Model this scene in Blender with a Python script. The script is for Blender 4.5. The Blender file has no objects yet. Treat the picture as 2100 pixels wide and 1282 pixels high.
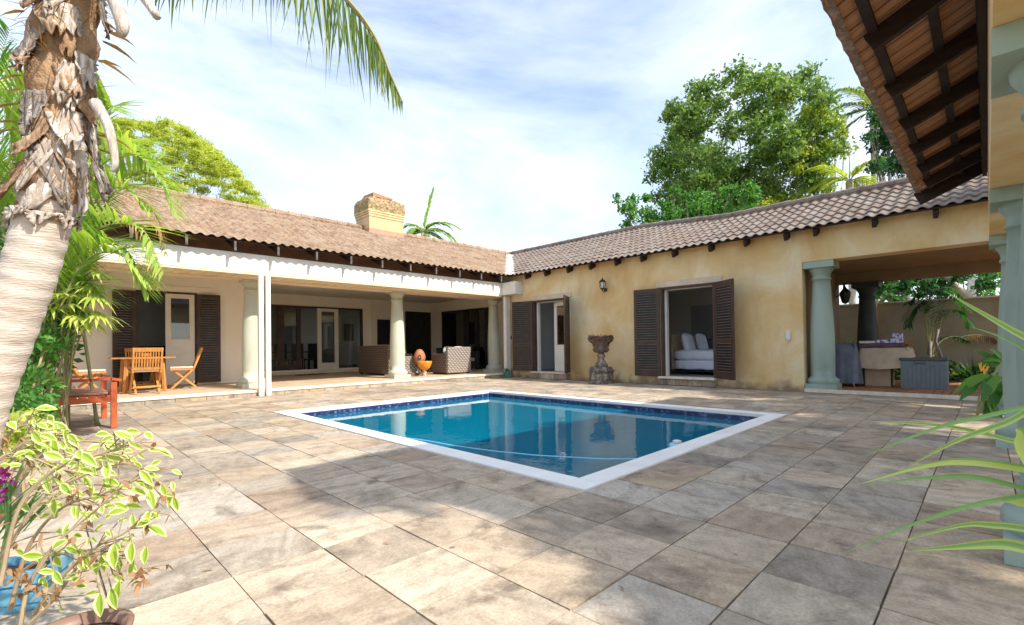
import bpy, math, random
import numpy as np
from mathutils import Vector, Matrix
R_ = math.radians
random.seed(7); rng = np.random.default_rng(11)
scene = bpy.context.scene
C = scene.collection

# ------------------------------------------------------------------ camera
cam_loc = Vector((0, 0, 1.0))
_y, _p, _r = 0.7843, 0.0111, -0.0135
F = Vector((math.cos(_y)*math.cos(_p), math.sin(_y)*math.cos(_p), math.sin(_p)))
_R = F.cross(Vector((0, 0, 1))).normalized(); _U = _R.cross(F)
RT = _R*math.cos(_r) + _U*math.sin(_r); UP = -_R*math.sin(_r) + _U*math.cos(_r)
FPX, CX, CY = 977.48, 1050.0, 698.84
cd = bpy.data.cameras.new('camera'); cam = bpy.data.objects.new('camera', cd); C.objects.link(cam)
cam.matrix_world = Matrix(((RT.x, UP.x, -F.x, 0), (RT.y, UP.y, -F.y, 0), (RT.z, UP.z, -F.z, 1.0), (0, 0, 0, 1)))
cd.sensor_width = 36; cd.lens = FPX/2100*36; cd.shift_y = (CY-641)/2100
cd.clip_start = .05; cd.clip_end = 3000
scene.camera = cam

def at(px, py, d):                      # a point d metres in front of the lens plane
    return cam_loc + (F + RT*((px-CX)/FPX) - UP*((py-CY)/FPX))*d

# ------------------------------------------------------------------ world, sun, exposure
sun_dir = Vector((.25, -1.0, .98)).normalized()           # towards the sun
elev = math.asin(sun_dir.z); azim = math.atan2(sun_dir.x, sun_dir.y)
w = bpy.data.worlds.new('World'); scene.world = w; w.use_nodes = True
nt = w.node_tree; nt.nodes.clear()
def N(nt, t, **k):
    n = nt.nodes.new(t)
    for a, b in k.items(): setattr(n, a, b)
    return n
sky = N(nt, 'ShaderNodeTexSky', sky_type='NISHITA'); sky.sun_disc = False
sky.sun_elevation = elev; sky.sun_rotation = azim; sky.air_density = 1.0; sky.dust_density = 1.2; sky.ozone_density = 1.5
tc = N(nt, 'ShaderNodeTexCoord')
mp = N(nt, 'ShaderNodeMapping'); mp.inputs['Rotation'].default_value = (.5, .35, R_(35)); mp.inputs['Scale'].default_value = (1.0, 1.7, 3.6)
nz = N(nt, 'ShaderNodeTexNoise'); nz.inputs['Scale'].default_value = 1.5; nz.inputs['Detail'].default_value = 9; nz.inputs['Roughness'].default_value = .58; nz.inputs['Distortion'].default_value = .5
nz2 = N(nt, 'ShaderNodeTexNoise'); nz2.inputs['Scale'].default_value = 1.1; nz2.inputs['Detail'].default_value = 4
mr = N(nt, 'ShaderNodeMapRange'); mr.inputs[1].default_value = .34; mr.inputs[2].default_value = .66; mr.inputs[3].default_value = .24
mr2 = N(nt, 'ShaderNodeMapRange'); mr2.inputs[1].default_value = .35; mr2.inputs[2].default_value = .68; mr2.inputs[3].default_value = .55; mr2.inputs[4].default_value = 1.0
mm = N(nt, 'ShaderNodeMath', operation='MULTIPLY')
mx = N(nt, 'ShaderNodeMix', data_type='RGBA')
mx.inputs[7].default_value = (4.25, 4.5, 5.0, 1)
bg = N(nt, 'ShaderNodeBackground'); bg.inputs['Strength'].default_value = .15
wo = N(nt, 'ShaderNodeOutputWorld')
L = nt.links.new
L(tc.outputs['Generated'], mp.inputs['Vector']); L(mp.outputs[0], nz.inputs['Vector']); L(tc.outputs['Generated'], nz2.inputs['Vector'])
L(nz.outputs[0], mr.inputs[0]); L(nz2.outputs[0], mr2.inputs[0]); L(mr.outputs[0], mm.inputs[0]); L(mr2.outputs[0], mm.inputs[1])
L(mm.outputs[0], mx.inputs[0]); L(sky.outputs[0], mx.inputs[6]); L(mx.outputs[2], bg.inputs['Color']); L(bg.outputs[0], wo.inputs[0])

sd = bpy.data.lights.new('sun', 'SUN'); sd.energy = 3.1; sd.angle = R_(.8); sd.color = (1, .94, .85)
sun = bpy.data.objects.new('sun', sd); C.objects.link(sun)
sun.rotation_euler = (-sun_dir).to_track_quat('-Z', 'Y').to_euler(); sun.location = (0, -10, 12)
scene.view_settings.view_transform = 'Standard'; scene.view_settings.look = 'None'
scene.view_settings.gamma = 1; scene.view_settings.exposure = 1.06
scene.cycles.max_bounces = 10; scene.cycles.diffuse_bounces = 6; scene.cycles.transparent_max_bounces = 16
scene.cycles.caustics_reflective = False; scene.cycles.caustics_refractive = False

# ------------------------------------------------------------------ materials
def ramp(nt, fac, stops):
    r = N(nt, 'ShaderNodeValToRGB'); e = r.color_ramp.elements
    while len(e) < len(stops): e.new(.5)
    for i, (p, c) in enumerate(stops): e[i].position = p; e[i].color = (*c, 1)
    nt.links.new(fac, r.inputs[0]); return r.outputs[0]
def noise(nt, vec, scale, detail=5, rough=.55, dist=0):
    n = N(nt, 'ShaderNodeTexNoise'); n.inputs['Scale'].default_value = scale; n.inputs['Detail'].default_value = detail
    n.inputs['Roughness'].default_value = rough; n.inputs['Distortion'].default_value = dist
    if vec: nt.links.new(vec, n.inputs['Vector'])
    return n.outputs[0]
def mixc(nt, fac, a, b, mode='MIX'):
    m = N(nt, 'ShaderNodeMix', data_type='RGBA'); m.blend_type = mode
    for s, v in ((0, fac), (6, a), (7, b)):
        if isinstance(v, (int, float)): m.inputs[s].default_value = v
        elif isinstance(v, tuple): m.inputs[s].default_value = (*v, 1)
        else: nt.links.new(v, m.inputs[s])
    return m.outputs[2]
def mapv(nt, scale=(1, 1, 1), loc=(0, 0, 0), rot=(0, 0, 0), src=None):
    m = N(nt, 'ShaderNodeMapping'); m.inputs['Scale'].default_value = scale; m.inputs['Location'].default_value = loc; m.inputs['Rotation'].default_value = rot
    nt.links.new(src if src else N(nt, 'ShaderNodeNewGeometry').outputs['Position'], m.inputs['Vector']); return m.outputs[0]
def bump(nt, h, strength=.3, dist=.01):
    b = N(nt, 'ShaderNodeBump'); b.inputs['Strength'].default_value = strength; b.inputs['Distance'].default_value = dist
    nt.links.new(h, b.inputs['Height']); return b.outputs[0]
def newmat(name):
    m = bpy.data.materials.new(name); m.use_nodes = True; nt = m.node_tree; nt.nodes.clear()
    o = N(nt, 'ShaderNodeOutputMaterial'); p = N(nt, 'ShaderNodeBsdfPrincipled'); nt.links.new(p.outputs[0], o.inputs[0])
    return m, nt, p, o
def mat(name, c1, c2=None, scale=6, rough=.75, bmp=.15, bscale=None, c3=None, spec=.3, vs=(1, 1, 1), metal=0, detail=6, lo=.35, hi=.65, bd=.01):
    m, nt, p, o = newmat(name)
    p.inputs['Roughness'].default_value = rough; p.inputs['Metallic'].default_value = metal; p.inputs['Specular IOR Level'].default_value = spec
    v = mapv(nt, vs)
    if c2 is None: c2 = tuple(x*.8 for x in c1)
    f = noise(nt, v, scale, detail)
    st = [(lo, c1), (hi, c2)] if c3 is None else [(lo, c1), ((lo+hi)/2, c3), (hi, c2)]
    nt.links.new(ramp(nt, f, st), p.inputs['Base Color'])
    if bmp: nt.links.new(bump(nt, noise(nt, v, bscale or scale*6, 4), bmp, bd), p.inputs['Normal'])
    return m
def leafmat(name, c1, c2, c3=None, trans=.45, rough=.45, scale=.5):
    m, nt, p, o = newmat(name)
    g = N(nt, 'ShaderNodeNewGeometry')
    stops = [(0, c1), (1, c2)] if c3 is None else [(0, c1), (.55, c2), (1, c3)]
    c = ramp(nt, g.outputs['Random Per Island'], stops)
    big = noise(nt, g.outputs['Position'], scale, 2)
    c = mixc(nt, 1.0, c, ramp(nt, big, [(.35, (.8, .85, .7)), (.65, (1.15, 1.1, 1.2))]), 'MULTIPLY')
    nt.links.new(c, p.inputs['Base Color']); p.inputs['Roughness'].default_value = rough; p.inputs['Specular IOR Level'].default_value = .35
    t = N(nt, 'ShaderNodeBsdfTranslucent'); tcol = mixc(nt, 1.0, c, (1.25, 1.3, .55), 'MULTIPLY'); nt.links.new(tcol, t.inputs[0])
    s = N(nt, 'ShaderNodeMixShader'); s.inputs[0].default_value = trans
    nt.links.new(p.outputs[0], s.inputs[1]); nt.links.new(t.outputs[0], s.inputs[2]); nt.links.new(s.outputs[0], o.inputs[0])
    return m

M = {}
M['white'] = mat('white_paint', (.78, .75, .69), (.70, .66, .59), 3, .6, .05)
M['cream'] = mat('cream_plaster', (.90, .84, .74), (.85, .77, .66), 1.3, .85, .12, 30)
M['soffit'] = mat('cream_soffit', (.78, .64, .45), (.68, .53, .35), 2, .8, .05)
M['shutter'] = mat('brown_shutter_paint', (.055, .032, .024), (.08, .047, .036), 5, .45, .1, 40)
M['rafter'] = mat('dark_stained_timber', (.022, .012, .010), (.042, .023, .018), 4, .6, .25, 30, vs=(1, 1, 6))
M['rafter_tip'] = mat('weathered_rafter_end', (.17, .15, .14), (.07, .055, .05), 14, .8, .1)
M['louvre'] = mat('glint_lightened_louvre', (.17, .125, .105), (.24, .18, .155), 6, .35, .05)  # shutter brown lightened so the colour carries glints on the slats
M['eave'] = mat('brown_eave_board', (.34, .19, .12), (.26, .14, .09), 4, .8, .1)
M['green_l'] = mat('sage_column_paint', (.54, .54, .44), (.43, .43, .34), 2.2, .65, .2, 30, c3=(.50, .51, .41), vs=(1, 1, .4))
M['green_r'] = mat('green_column_paint', (.35, .43, .365), (.25, .32, .27), 2.6, .6, .25, 30, c3=(.32, .40, .34), vs=(1, 1, .4))
M['floor_l'] = mat('beige_veranda_floor', (.62, .49, .34), (.5, .38, .26), 2.5, .55, .1, 20)
M['nosing'] = mat('pale_stone_edge', (.80, .73, .60), (.66, .56, .42), 6, .7, .3, 30)
M['teak'] = mat('oiled_teak', (.62, .30, .09), (.46, .19, .05), 5, .45, .1, 40, vs=(6, 6, 1))
M['redwood'] = mat('red_stained_wood', (.50, .12, .04), (.36, .075, .028), 5, .45, .15, 40)
M['black'] = mat('black_finish', (.015, .014, .014), (.03, .028, .028), 8, .4, .05)
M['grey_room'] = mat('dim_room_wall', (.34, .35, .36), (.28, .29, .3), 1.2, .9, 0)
M['linen'] = mat('pale_blue_linen', (.84, .88, .96), (.78, .83, .94), 7, .9, .6, 9, bd=.04)
M['concrete'] = mat('weathered_stone', (.10, .085, .07), (.36, .33, .27), 10, .9, .5, 45, c3=(.16, .13, .10))
M['rusty_urn'] = mat('aged_brown_urn', (.085, .052, .042), (.20, .15, .125), 12, .8, .4, 50, c3=(.12, .078, .062))
M['terracotta'] = mat('terracotta', (.48, .20, .10), (.36, .15, .08), 9, .7, .15)
M['brownpot'] = mat('brown_glazed_pot', (.20, .11, .075), (.28, .17, .12), 6, .4, .1)
M['tealpot'] = mat('teal_glazed_pot', (.10, .32, .24), (.07, .25, .19), 6, .3, .05)
M['bluepot'] = mat('blue_ribbed_planter', (.16, .38, .52), (.11, .30, .43), 6, .5, .05)
M['orange'] = mat('orange_glaze', (.72, .30, .03), (.60, .20, .02), 7, .35, .1)
M['soil'] = mat('dark_soil', (.05, .035, .025), (.10, .07, .05), 12, 1, .8, 40)
M['earth'] = mat('outer_ground', (.10, .12, .05), (.16, .15, .08), .5, 1, .3)
M['bark'] = mat('grey_bark', (.20, .17, .14), (.32, .28, .24), 6, .95, .6, 20)
M['cloth_grey'] = mat('grey_cover', (.15, .17, .22), (.20, .22, .27), 5, .8, .5, 7, bd=.05)
M['cloth_beige'] = mat('beige_cloth', (.58, .46, .33), (.48, .37, .26), 5, .85, .5, 6, bd=.04)
M['boxgrey'] = mat('grey_resin_box', (.17, .21, .22), (.14, .18, .19), 8, .5, .05)
M['boxlid'] = mat('dark_resin_lid', (.07, .085, .09), (.09, .10, .11), 8, .45, .05)
M['card'] = mat('brown_card', (.47, .34, .22), (.40, .28, .18), 6, .85, .05)
M['purple'] = mat('printed_pack', (.20, .12, .38), (.62, .58, .72), 26, .5, 0, lo=.44, hi=.50)
M['cushion'] = mat('pale_cushion', (.70, .68, .64), (.6, .58, .55), 20, .9, .3)
M['teal_c'] = mat('teal_cushion', (.12, .30, .30), (.5, .55, .52), 22, .9, .3)
M['stripe'] = mat('cream_seat_pad', (.72, .66, .55), (.62, .55, .44), 25, .9, .3)
M['metal'] = mat('dark_bronze', (.05, .045, .035), (.09, .08, .06), 10, .4, .05, metal=.7)
M['plastic'] = mat('off_white_plastic', (.72, .70, .64), (.66, .64, .58), 8, .5, 0)
M['pool'] = mat('pool_plaster', (.05, .44, .56), (.04, .38, .50), 1.5, .8, .1)
M['float'] = mat('pale_blue_plastic', (.35, .72, .88), (.30, .64, .82), 8, .35, 0)
M['carpet'] = mat('bedroom_floor', (.30, .27, .24), (.25, .22, .20), 8, .9, .1)
M['gardenwall'] = mat('tan_garden_wall', (.46, .36, .24), (.36, .27, .18), 1.6, .9, .3, 20, c3=(.42, .33, .23))
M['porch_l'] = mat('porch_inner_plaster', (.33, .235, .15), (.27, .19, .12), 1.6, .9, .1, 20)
M['flash'] = mat('white_valley_flashing', (.80, .76, .70), (.66, .58, .50), 6, .6, .1)

# ochre plaster: warm wash with paler rubbed patches and rain stains near the ground
m, nt_, p, o = newmat('ochre_plaster'); M['ochre'] = m
v = mapv(nt_, (1, 1, 1)); v2 = mapv(nt_, (1, 1, .28))
c = ramp(nt_, noise(nt_, v, .75, 6, .6, .4), [(.34, (.66, .43, .18)), (.50, (.74, .555, .29)), (.66, (.81, .70, .48))])
c = mixc(nt_, ramp(nt_, noise(nt_, v2, 2.2, 6, .65), [(.48, (0, 0, 0)), (.75, (.5, .5, .5))]), c, (.58, .34, .13))
sep = N(nt_, 'ShaderNodeSeparateXYZ'); nt_.links.new(N(nt_, 'ShaderNodeNewGeometry').outputs['Position'], sep.inputs[0])
wob = N(nt_, 'ShaderNodeMath', operation='MULTIPLY_ADD'); wob.inputs[1].default_value = .7; nt_.links.new(noise(nt_, v, 3.5, 5), wob.inputs[0]); nt_.links.new(sep.outputs[2], wob.inputs[2])
st = ramp(nt_, wob.outputs[0], [(.34, (1, 1, 1)), (.56, (0, 0, 0))])
c = mixc(nt_, st, c, (.30, .21, .13))
nt_.links.new(c, p.inputs['Base Color']); p.inputs['Roughness'].default_value = .9; p.inputs['Specular IOR Level'].default_value = .2
nt_.links.new(bump(nt_, noise(nt_, v, 14, 6), .35, .02), p.inputs['Normal'])

# stone slabs: colour, veining direction and tone drawn per slab
def slabmat(name, cols, dirt, streak=True):
    m, nt, p, o = newmat(name)
    g = N(nt, 'ShaderNodeNewGeometry'); rnd = g.outputs['Random Per Island']
    off = N(nt, 'ShaderNodeVectorMath', operation='SCALE'); cmb = N(nt, 'ShaderNodeCombineXYZ')
    for i in range(3): nt.links.new(rnd, cmb.inputs[i])
    nt.links.new(cmb.outputs[0], off.inputs[0]); off.inputs['Scale'].default_value = 37
    add = N(nt, 'ShaderNodeVectorMath', operation='ADD'); nt.links.new(g.outputs['Position'], add.inputs[0]); nt.links.new(off.outputs[0], add.inputs[1])
    rot = N(nt, 'ShaderNodeVectorRotate', rotation_type='Z_AXIS')
    ang = N(nt, 'ShaderNodeMath', operation='MULTIPLY_ADD'); nt.links.new(rnd, ang.inputs[0]); ang.inputs[1].default_value = 3.0; ang.inputs[2].default_value = -2.3
    nt.links.new(ang.outputs[0], rot.inputs['Angle']); nt.links.new(add.outputs[0], rot.inputs['Vector'])
    vs = mapv(nt, (1.3, 4.6, 1), src=rot.outputs[0])
    base = ramp(nt, rnd, cols)
    s1 = noise(nt, vs, 1.9, 8, .62, .8)
    c = mixc(nt, 1.0, base, ramp(nt, s1, [(.30, (.74, .70, .66)), (.5, (1, 1, 1)), (.70, (1.16, 1.15, 1.14))]), 'MULTIPLY')
    s2 = noise(nt, add.outputs[0], 3.1, 9, .68, .5)
    c = mixc(nt, ramp(nt, s2, [(.52, (0, 0, 0)), (.68, (.75, .75, .75))]), c, dirt)
    s4 = noise(nt, add.outputs[0], 11, 6, .7)
    c = mixc(nt, 1.0, c, ramp(nt, s4, [(.35, (.86, .85, .84)), (.62, (1.08, 1.08, 1.08))]), 'MULTIPLY')
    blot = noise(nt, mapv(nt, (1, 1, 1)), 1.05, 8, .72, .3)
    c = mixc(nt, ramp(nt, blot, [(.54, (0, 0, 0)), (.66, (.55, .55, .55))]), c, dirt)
    c = mixc(nt, 1.0, c, (1.03, 1.0, .945), 'MULTIPLY')
    s5 = noise(nt, g.outputs['Position'], 70, 3, .7)
    c = mixc(nt, 1.0, c, ramp(nt, s5, [(.35, (.84, .83, .82)), (.62, (1.1, 1.1, 1.1))]), 'MULTIPLY')
    s3 = noise(nt, g.outputs['Position'], .42, 3)
    c = mixc(nt, 1.0, c, ramp(nt, s3, [(.4, (.90, .89, .88)), (.6, (1.06, 1.05, 1.04))]), 'MULTIPLY')
    nt.links.new(c, p.inputs['Base Color'])
    nt.links.new(ramp(nt, s2, [(.3, (.55,)*3), (.7, (.9,)*3)]), p.inputs['Roughness']); p.inputs['Specular IOR Level'].default_value = .25
    nt.links.new(bump(nt, s1, .35, .012), p.inputs['Normal'])
    return m
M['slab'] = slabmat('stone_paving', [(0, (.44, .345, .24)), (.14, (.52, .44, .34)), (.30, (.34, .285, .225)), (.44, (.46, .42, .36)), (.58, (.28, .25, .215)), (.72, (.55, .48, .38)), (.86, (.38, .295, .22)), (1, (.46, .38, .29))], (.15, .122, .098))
M['joint'] = mat('joint_mortar', (.30, .23, .16), (.14, .11, .085), 2.2, .95, .2)
M['brickfloor'] = slabmat('red_brick_floor', [(0, (.38, .18, .09)), (.5, (.46, .24, .13)), (1, (.34, .15, .08))], (.22, .12, .07))

# roof tiles
def tilemat(name, a, b, cc, lichen, amt):
    m, nt, p, o = newmat(name)
    v = mapv(nt)
    vo = N(nt, 'ShaderNodeTexVoronoi'); vo.inputs['Scale'].default_value = 4.6; nt.links.new(v, vo.inputs['Vector'])
    sp = N(nt, 'ShaderNodeSeparateColor'); nt.links.new(vo.outputs['Color'], sp.inputs[0])
    c = ramp(nt, sp.outputs[0], [(0, a), (.5, b), (1, cc)])
    c = mixc(nt, 1.0, c, ramp(nt, noise(nt, v, 22, 6, .7), [(.35, (.62, .60, .58)), (.62, (1.2, 1.18, 1.15))]), 'MULTIPLY')
    c = mixc(nt, ramp(nt, noise(nt, v, 2.2, 7, .7), [(.48, (0, 0, 0)), (.62, (amt,)*3)]), c, lichen)
    c = mixc(nt, ramp(nt, noise(nt, v, 9, 6, .75), [(.56, (0, 0, 0)), (.66, (.7,)*3)]), c, (.12, .085, .06))
    nt.links.new(c, p.inputs['Base Color']); p.inputs['Roughness'].default_value = .9; p.inputs['Specular IOR Level'].default_value = .2
    nt.links.new(bump(nt, noise(nt, v, 40, 4), .4, .01), p.inputs['Normal'])
    return m
M['tile_l'] = tilemat('clay_tiles_mossy', (.30, .20, .135), (.37, .265, .18), (.245, .165, .115), (.39, .32, .235), .6)
M['tile_r'] = tilemat('clay_tiles_greyed', (.195, .148, .12), (.245, .192, .16), (.15, .12, .10), (.26, .235, .21), .7)
M['tile_u'] = mat('clay_tile_underside', (.46, .21, .10), (.60, .34, .20), 7, .85, .2, 30, vs=(5, .6, 1))
M['edge'] = mat('worn_tile_edge', (.30, .20, .15), (.44, .32, .25), 9, .9, .6, 30, c3=(.22, .15, .115))
M['green_shade'] = mat('dark_column_paint', (.05, .065, .06), (.035, .045, .042), 4, .6, .05)  # column green darkened, porch shade painted into the backlit rear column
M['chim'] = mat('stained_chimney_plaster', (.68, .50, .28), (.56, .38, .20), 4, .9, .3)
M['chimtop'] = mat('mossy_chimney_top', (.16, .12, .07), (.50, .36, .18), 13, .95, .8, 25, c3=(.34, .25, .13), bd=.03)
M['pinkflash'] = mat('pink_flashing', (.60, .30, .21), (.52, .24, .17), 5, .8, .1)

# mosaic band
m, nt_, p, o = newmat('blue_mosaic_band'); M['mosaic'] = m
g = N(nt_, 'ShaderNodeNewGeometry')
vo = N(nt_, 'ShaderNodeTexVoronoi'); vo.distance = 'CHEBYCHEV'; vo.inputs['Scale'].default_value = 26; vo.inputs['Randomness'].default_value = .12; nt_.links.new(g.outputs['Position'], vo.inputs['Vector'])
sp = N(nt_, 'ShaderNodeSeparateColor'); nt_.links.new(vo.outputs['Color'], sp.inputs[0])
nt_.links.new(ramp(nt_, sp.outputs[0], [(0, (.006, .016, .065)), (.6, (.010, .028, .115)), (.85, (.03, .06, .18)), (1, (.12, .15, .27))]), p.inputs['Base Color'])
p.inputs['Roughness'].default_value = .25

# water: tinted see-through body plus a Fresnel mirror on rippled normals
m, nt_, p, o = newmat('pool_water'); M['water'] = m; nt_.nodes.remove(p)
tr = N(nt_, 'ShaderNodeBsdfTransparent'); tr.inputs[0].default_value = (.16, .66, .76, 1)
wd = N(nt_, 'ShaderNodeBsdfDiffuse'); wd.inputs[0].default_value = (.003, .22, .34, 1); wm = N(nt_, 'ShaderNodeMixShader'); wm.inputs[0].default_value = .62; nt_.links.new(tr.outputs[0], wm.inputs[1]); nt_.links.new(wd.outputs[0], wm.inputs[2])
gl = N(nt_, 'ShaderNodeBsdfGlossy'); gl.inputs['Roughness'].default_value = .015; gl.inputs['Color'].default_value = (1, 1, 1, 1)
fr = N(nt_, 'ShaderNodeFresnel'); fr.inputs['IOR'].default_value = 1.33
ms = N(nt_, 'ShaderNodeMixShader')
vw = mapv(nt_, (1, 1, 1)); hh = noise(nt_, vw, 3.2, 3, .5)
h2_ = noise(nt_, vw, 17, 2, .5); ha = N(nt_, 'ShaderNodeMath', operation='MULTIPLY_ADD'); ha.inputs[1].default_value = .12; nt_.links.new(h2_, ha.inputs[0]); nt_.links.new(hh, ha.inputs[2])
bb = bump(nt_, ha.outputs[0], .16, .02)
nt_.links.new(bb, gl.inputs['Normal']); nt_.links.new(bb, fr.inputs['Normal'])
nt_.links.new(fr.outputs[0], ms.inputs[0]); nt_.links.new(wm.outputs[0], ms.inputs[1]); nt_.links.new(gl.outputs[0], ms.inputs[2]); nt_.links.new(ms.outputs[0], o.inputs[0])
# window glass
m, nt_, p, o = newmat('window_glass'); M['glass'] = m; nt_.nodes.remove(p)
tr = N(nt_, 'ShaderNodeBsdfTransparent'); tr.inputs[0].default_value = (.62, .66, .66, 1)
gl = N(nt_, 'ShaderNodeBsdfGlossy'); gl.inputs['Roughness'].default_value = .02
fr = N(nt_, 'ShaderNodeFresnel'); fr.inputs['IOR'].default_value = 1.9
ms = N(nt_, 'ShaderNodeMixShader'); nt_.links.new(fr.outputs[0], ms.inputs[0]); nt_.links.new(tr.outputs[0], ms.inputs[1]); nt_.links.new(gl.outputs[0], ms.inputs[2]); nt_.links.new(ms.outputs[0], o.inputs[0])
# wicker weave
def wicker(name, a, b):
    m, nt, p, o = newmat(name)
    v = mapv(nt, (1, 1, 1))
    wv = N(nt, 'ShaderNodeTexWave'); wv.bands_direction = 'Z'; wv.inputs['Scale'].default_value = 5.5; wv.inputs['Distortion'].default_value = .6
    wx = N(nt, 'ShaderNodeTexWave'); wx.bands_direction = 'DIAGONAL'; wx.inputs['Scale'].default_value = 5; wx.inputs['Distortion'].default_value = .8
    nt.links.new(v, wv.inputs['Vector']); nt.links.new(v, wx.inputs['Vector'])
    mu = N(nt, 'ShaderNodeMath', operation='MULTIPLY'); nt.links.new(wv.outputs[1], mu.inputs[0]); nt.links.new(wx.outputs[1], mu.inputs[1])
    nt.links.new(ramp(nt, mu.outputs[0], [(.05, b), (.55, a)]), p.inputs['Base Color']); p.inputs['Roughness'].default_value = .6
    nt.links.new(bump(nt, mu.outputs[0], .8, .02), p.inputs['Normal']); return m
M['wick_b'] = wicker('brown_wicker', (.25, .185, .145), (.09, .065, .05))
M['wick_l'] = wicker('pale_wicker', (.42, .36, .31), (.18, .145, .12))
M['wick_d'] = wicker('dark_wicker', (.07, .06, .06), (.02, .018, .018))
# foliage
M['lf_big'] = leafmat('broad_tree_leaves', (.10, .19, .055), (.17, .28, .08), (.29, .38, .11))
M['lf_yel'] = leafmat('yellow_tree_leaves', (.24, .32, .04), (.36, .44, .05), (.48, .50, .08))
M['lf_fea'] = leafmat('feathery_leaves', (.38, .46, .06), (.52, .57, .09), (.64, .65, .16), trans=.45)
M['lf_dk'] = leafmat('deep_green_leaves', (.03, .10, .04), (.05, .16, .07), (.09, .22, .08))
M['lf_mid'] = leafmat('bright_green_leaves', (.06, .19, .04), (.10, .28, .05), (.18, .36, .06))
M['lf_palm'] = leafmat('palm_leaflets', (.09, .17, .04), (.16, .25, .05), (.30, .32, .08))
M['lf_areca'] = leafmat('areca_leaflets', (.20, .36, .07), (.33, .47, .10), (.50, .58, .16), trans=.45)
M['lf_lady'] = leafmat('yellow_palm_leaflets', (.36, .48, .07), (.52, .60, .12), (.66, .68, .25), trans=.4)
M['lf_pale'] = leafmat('variegated_margin', (.74, .76, .34), (.80, .78, .46), (.68, .74, .26), trans=.4)
M['lf_core'] = leafmat('variegated_centre', (.26, .42, .04), (.36, .50, .05), (.22, .36, .04), trans=.4)
M['lf_dry'] = leafmat('dry_leaves', (.30, .15, .06), (.42, .25, .12), (.22, .10, .05), trans=.2)
M['lf_strap'] = leafmat('strap_leaf_green', (.16, .34, .10), (.22, .40, .14), (.14, .30, .12), trans=.35)
M['lf_strapy'] = leafmat('strap_leaf_yellow', (.38, .50, .12), (.48, .56, .17), trans=.35)
M['lf_gnd'] = leafmat('low_plant_leaves', (.035, .09, .03), (.07, .15, .04), (.12, .20, .05))
M['flower'] = leafmat('purple_flower', (.30, .03, .22), (.45, .06, .35), trans=.3)
M['oflower'] = leafmat('orange_flower', (.80, .30, .03), (.75, .42, .05), trans=.3)
M['stem'] = mat('green_brown_stem', (.28, .27, .12), (.36, .33, .17), 8, .7, .1)
M['twig'] = mat('thin_brown_twig', (.28, .20, .12), (.38, .30, .18), 12, .8, .1)
M['sheath'] = mat('dry_leaf_sheath', (.60, .55, .50), (.74, .70, .66), 7, .75, .6, 35, c3=(.40, .31, .24), vs=(4, 4, .7), bd=.012)
M['fibre'] = mat('palm_fibre', (.22, .12, .06), (.46, .30, .17), 7, .95, .9, 40, c3=(.34, .21, .12), bd=.02)
M['trunk'] = mat('ringed_palm_trunk', (.55, .455, .37), (.42, .335, .265), 4.5, .85, .6, 22, c3=(.62, .54, .46), vs=(1, 1, 5.5), bd=.012, detail=9)
M['sheath2'] = mat('brown_leaf_sheath', (.40, .27, .17), (.58, .45, .34), 7, .8, .7, 35, c3=(.28, .17, .10), vs=(4, 4, .7), bd=.012)
M['sheath3'] = mat('grey_leaf_sheath', (.30, .26, .23), (.50, .46, .42), 8, .8, .7, 35, c3=(.20, .16, .13), vs=(4, 4, .7), bd=.012)

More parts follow.
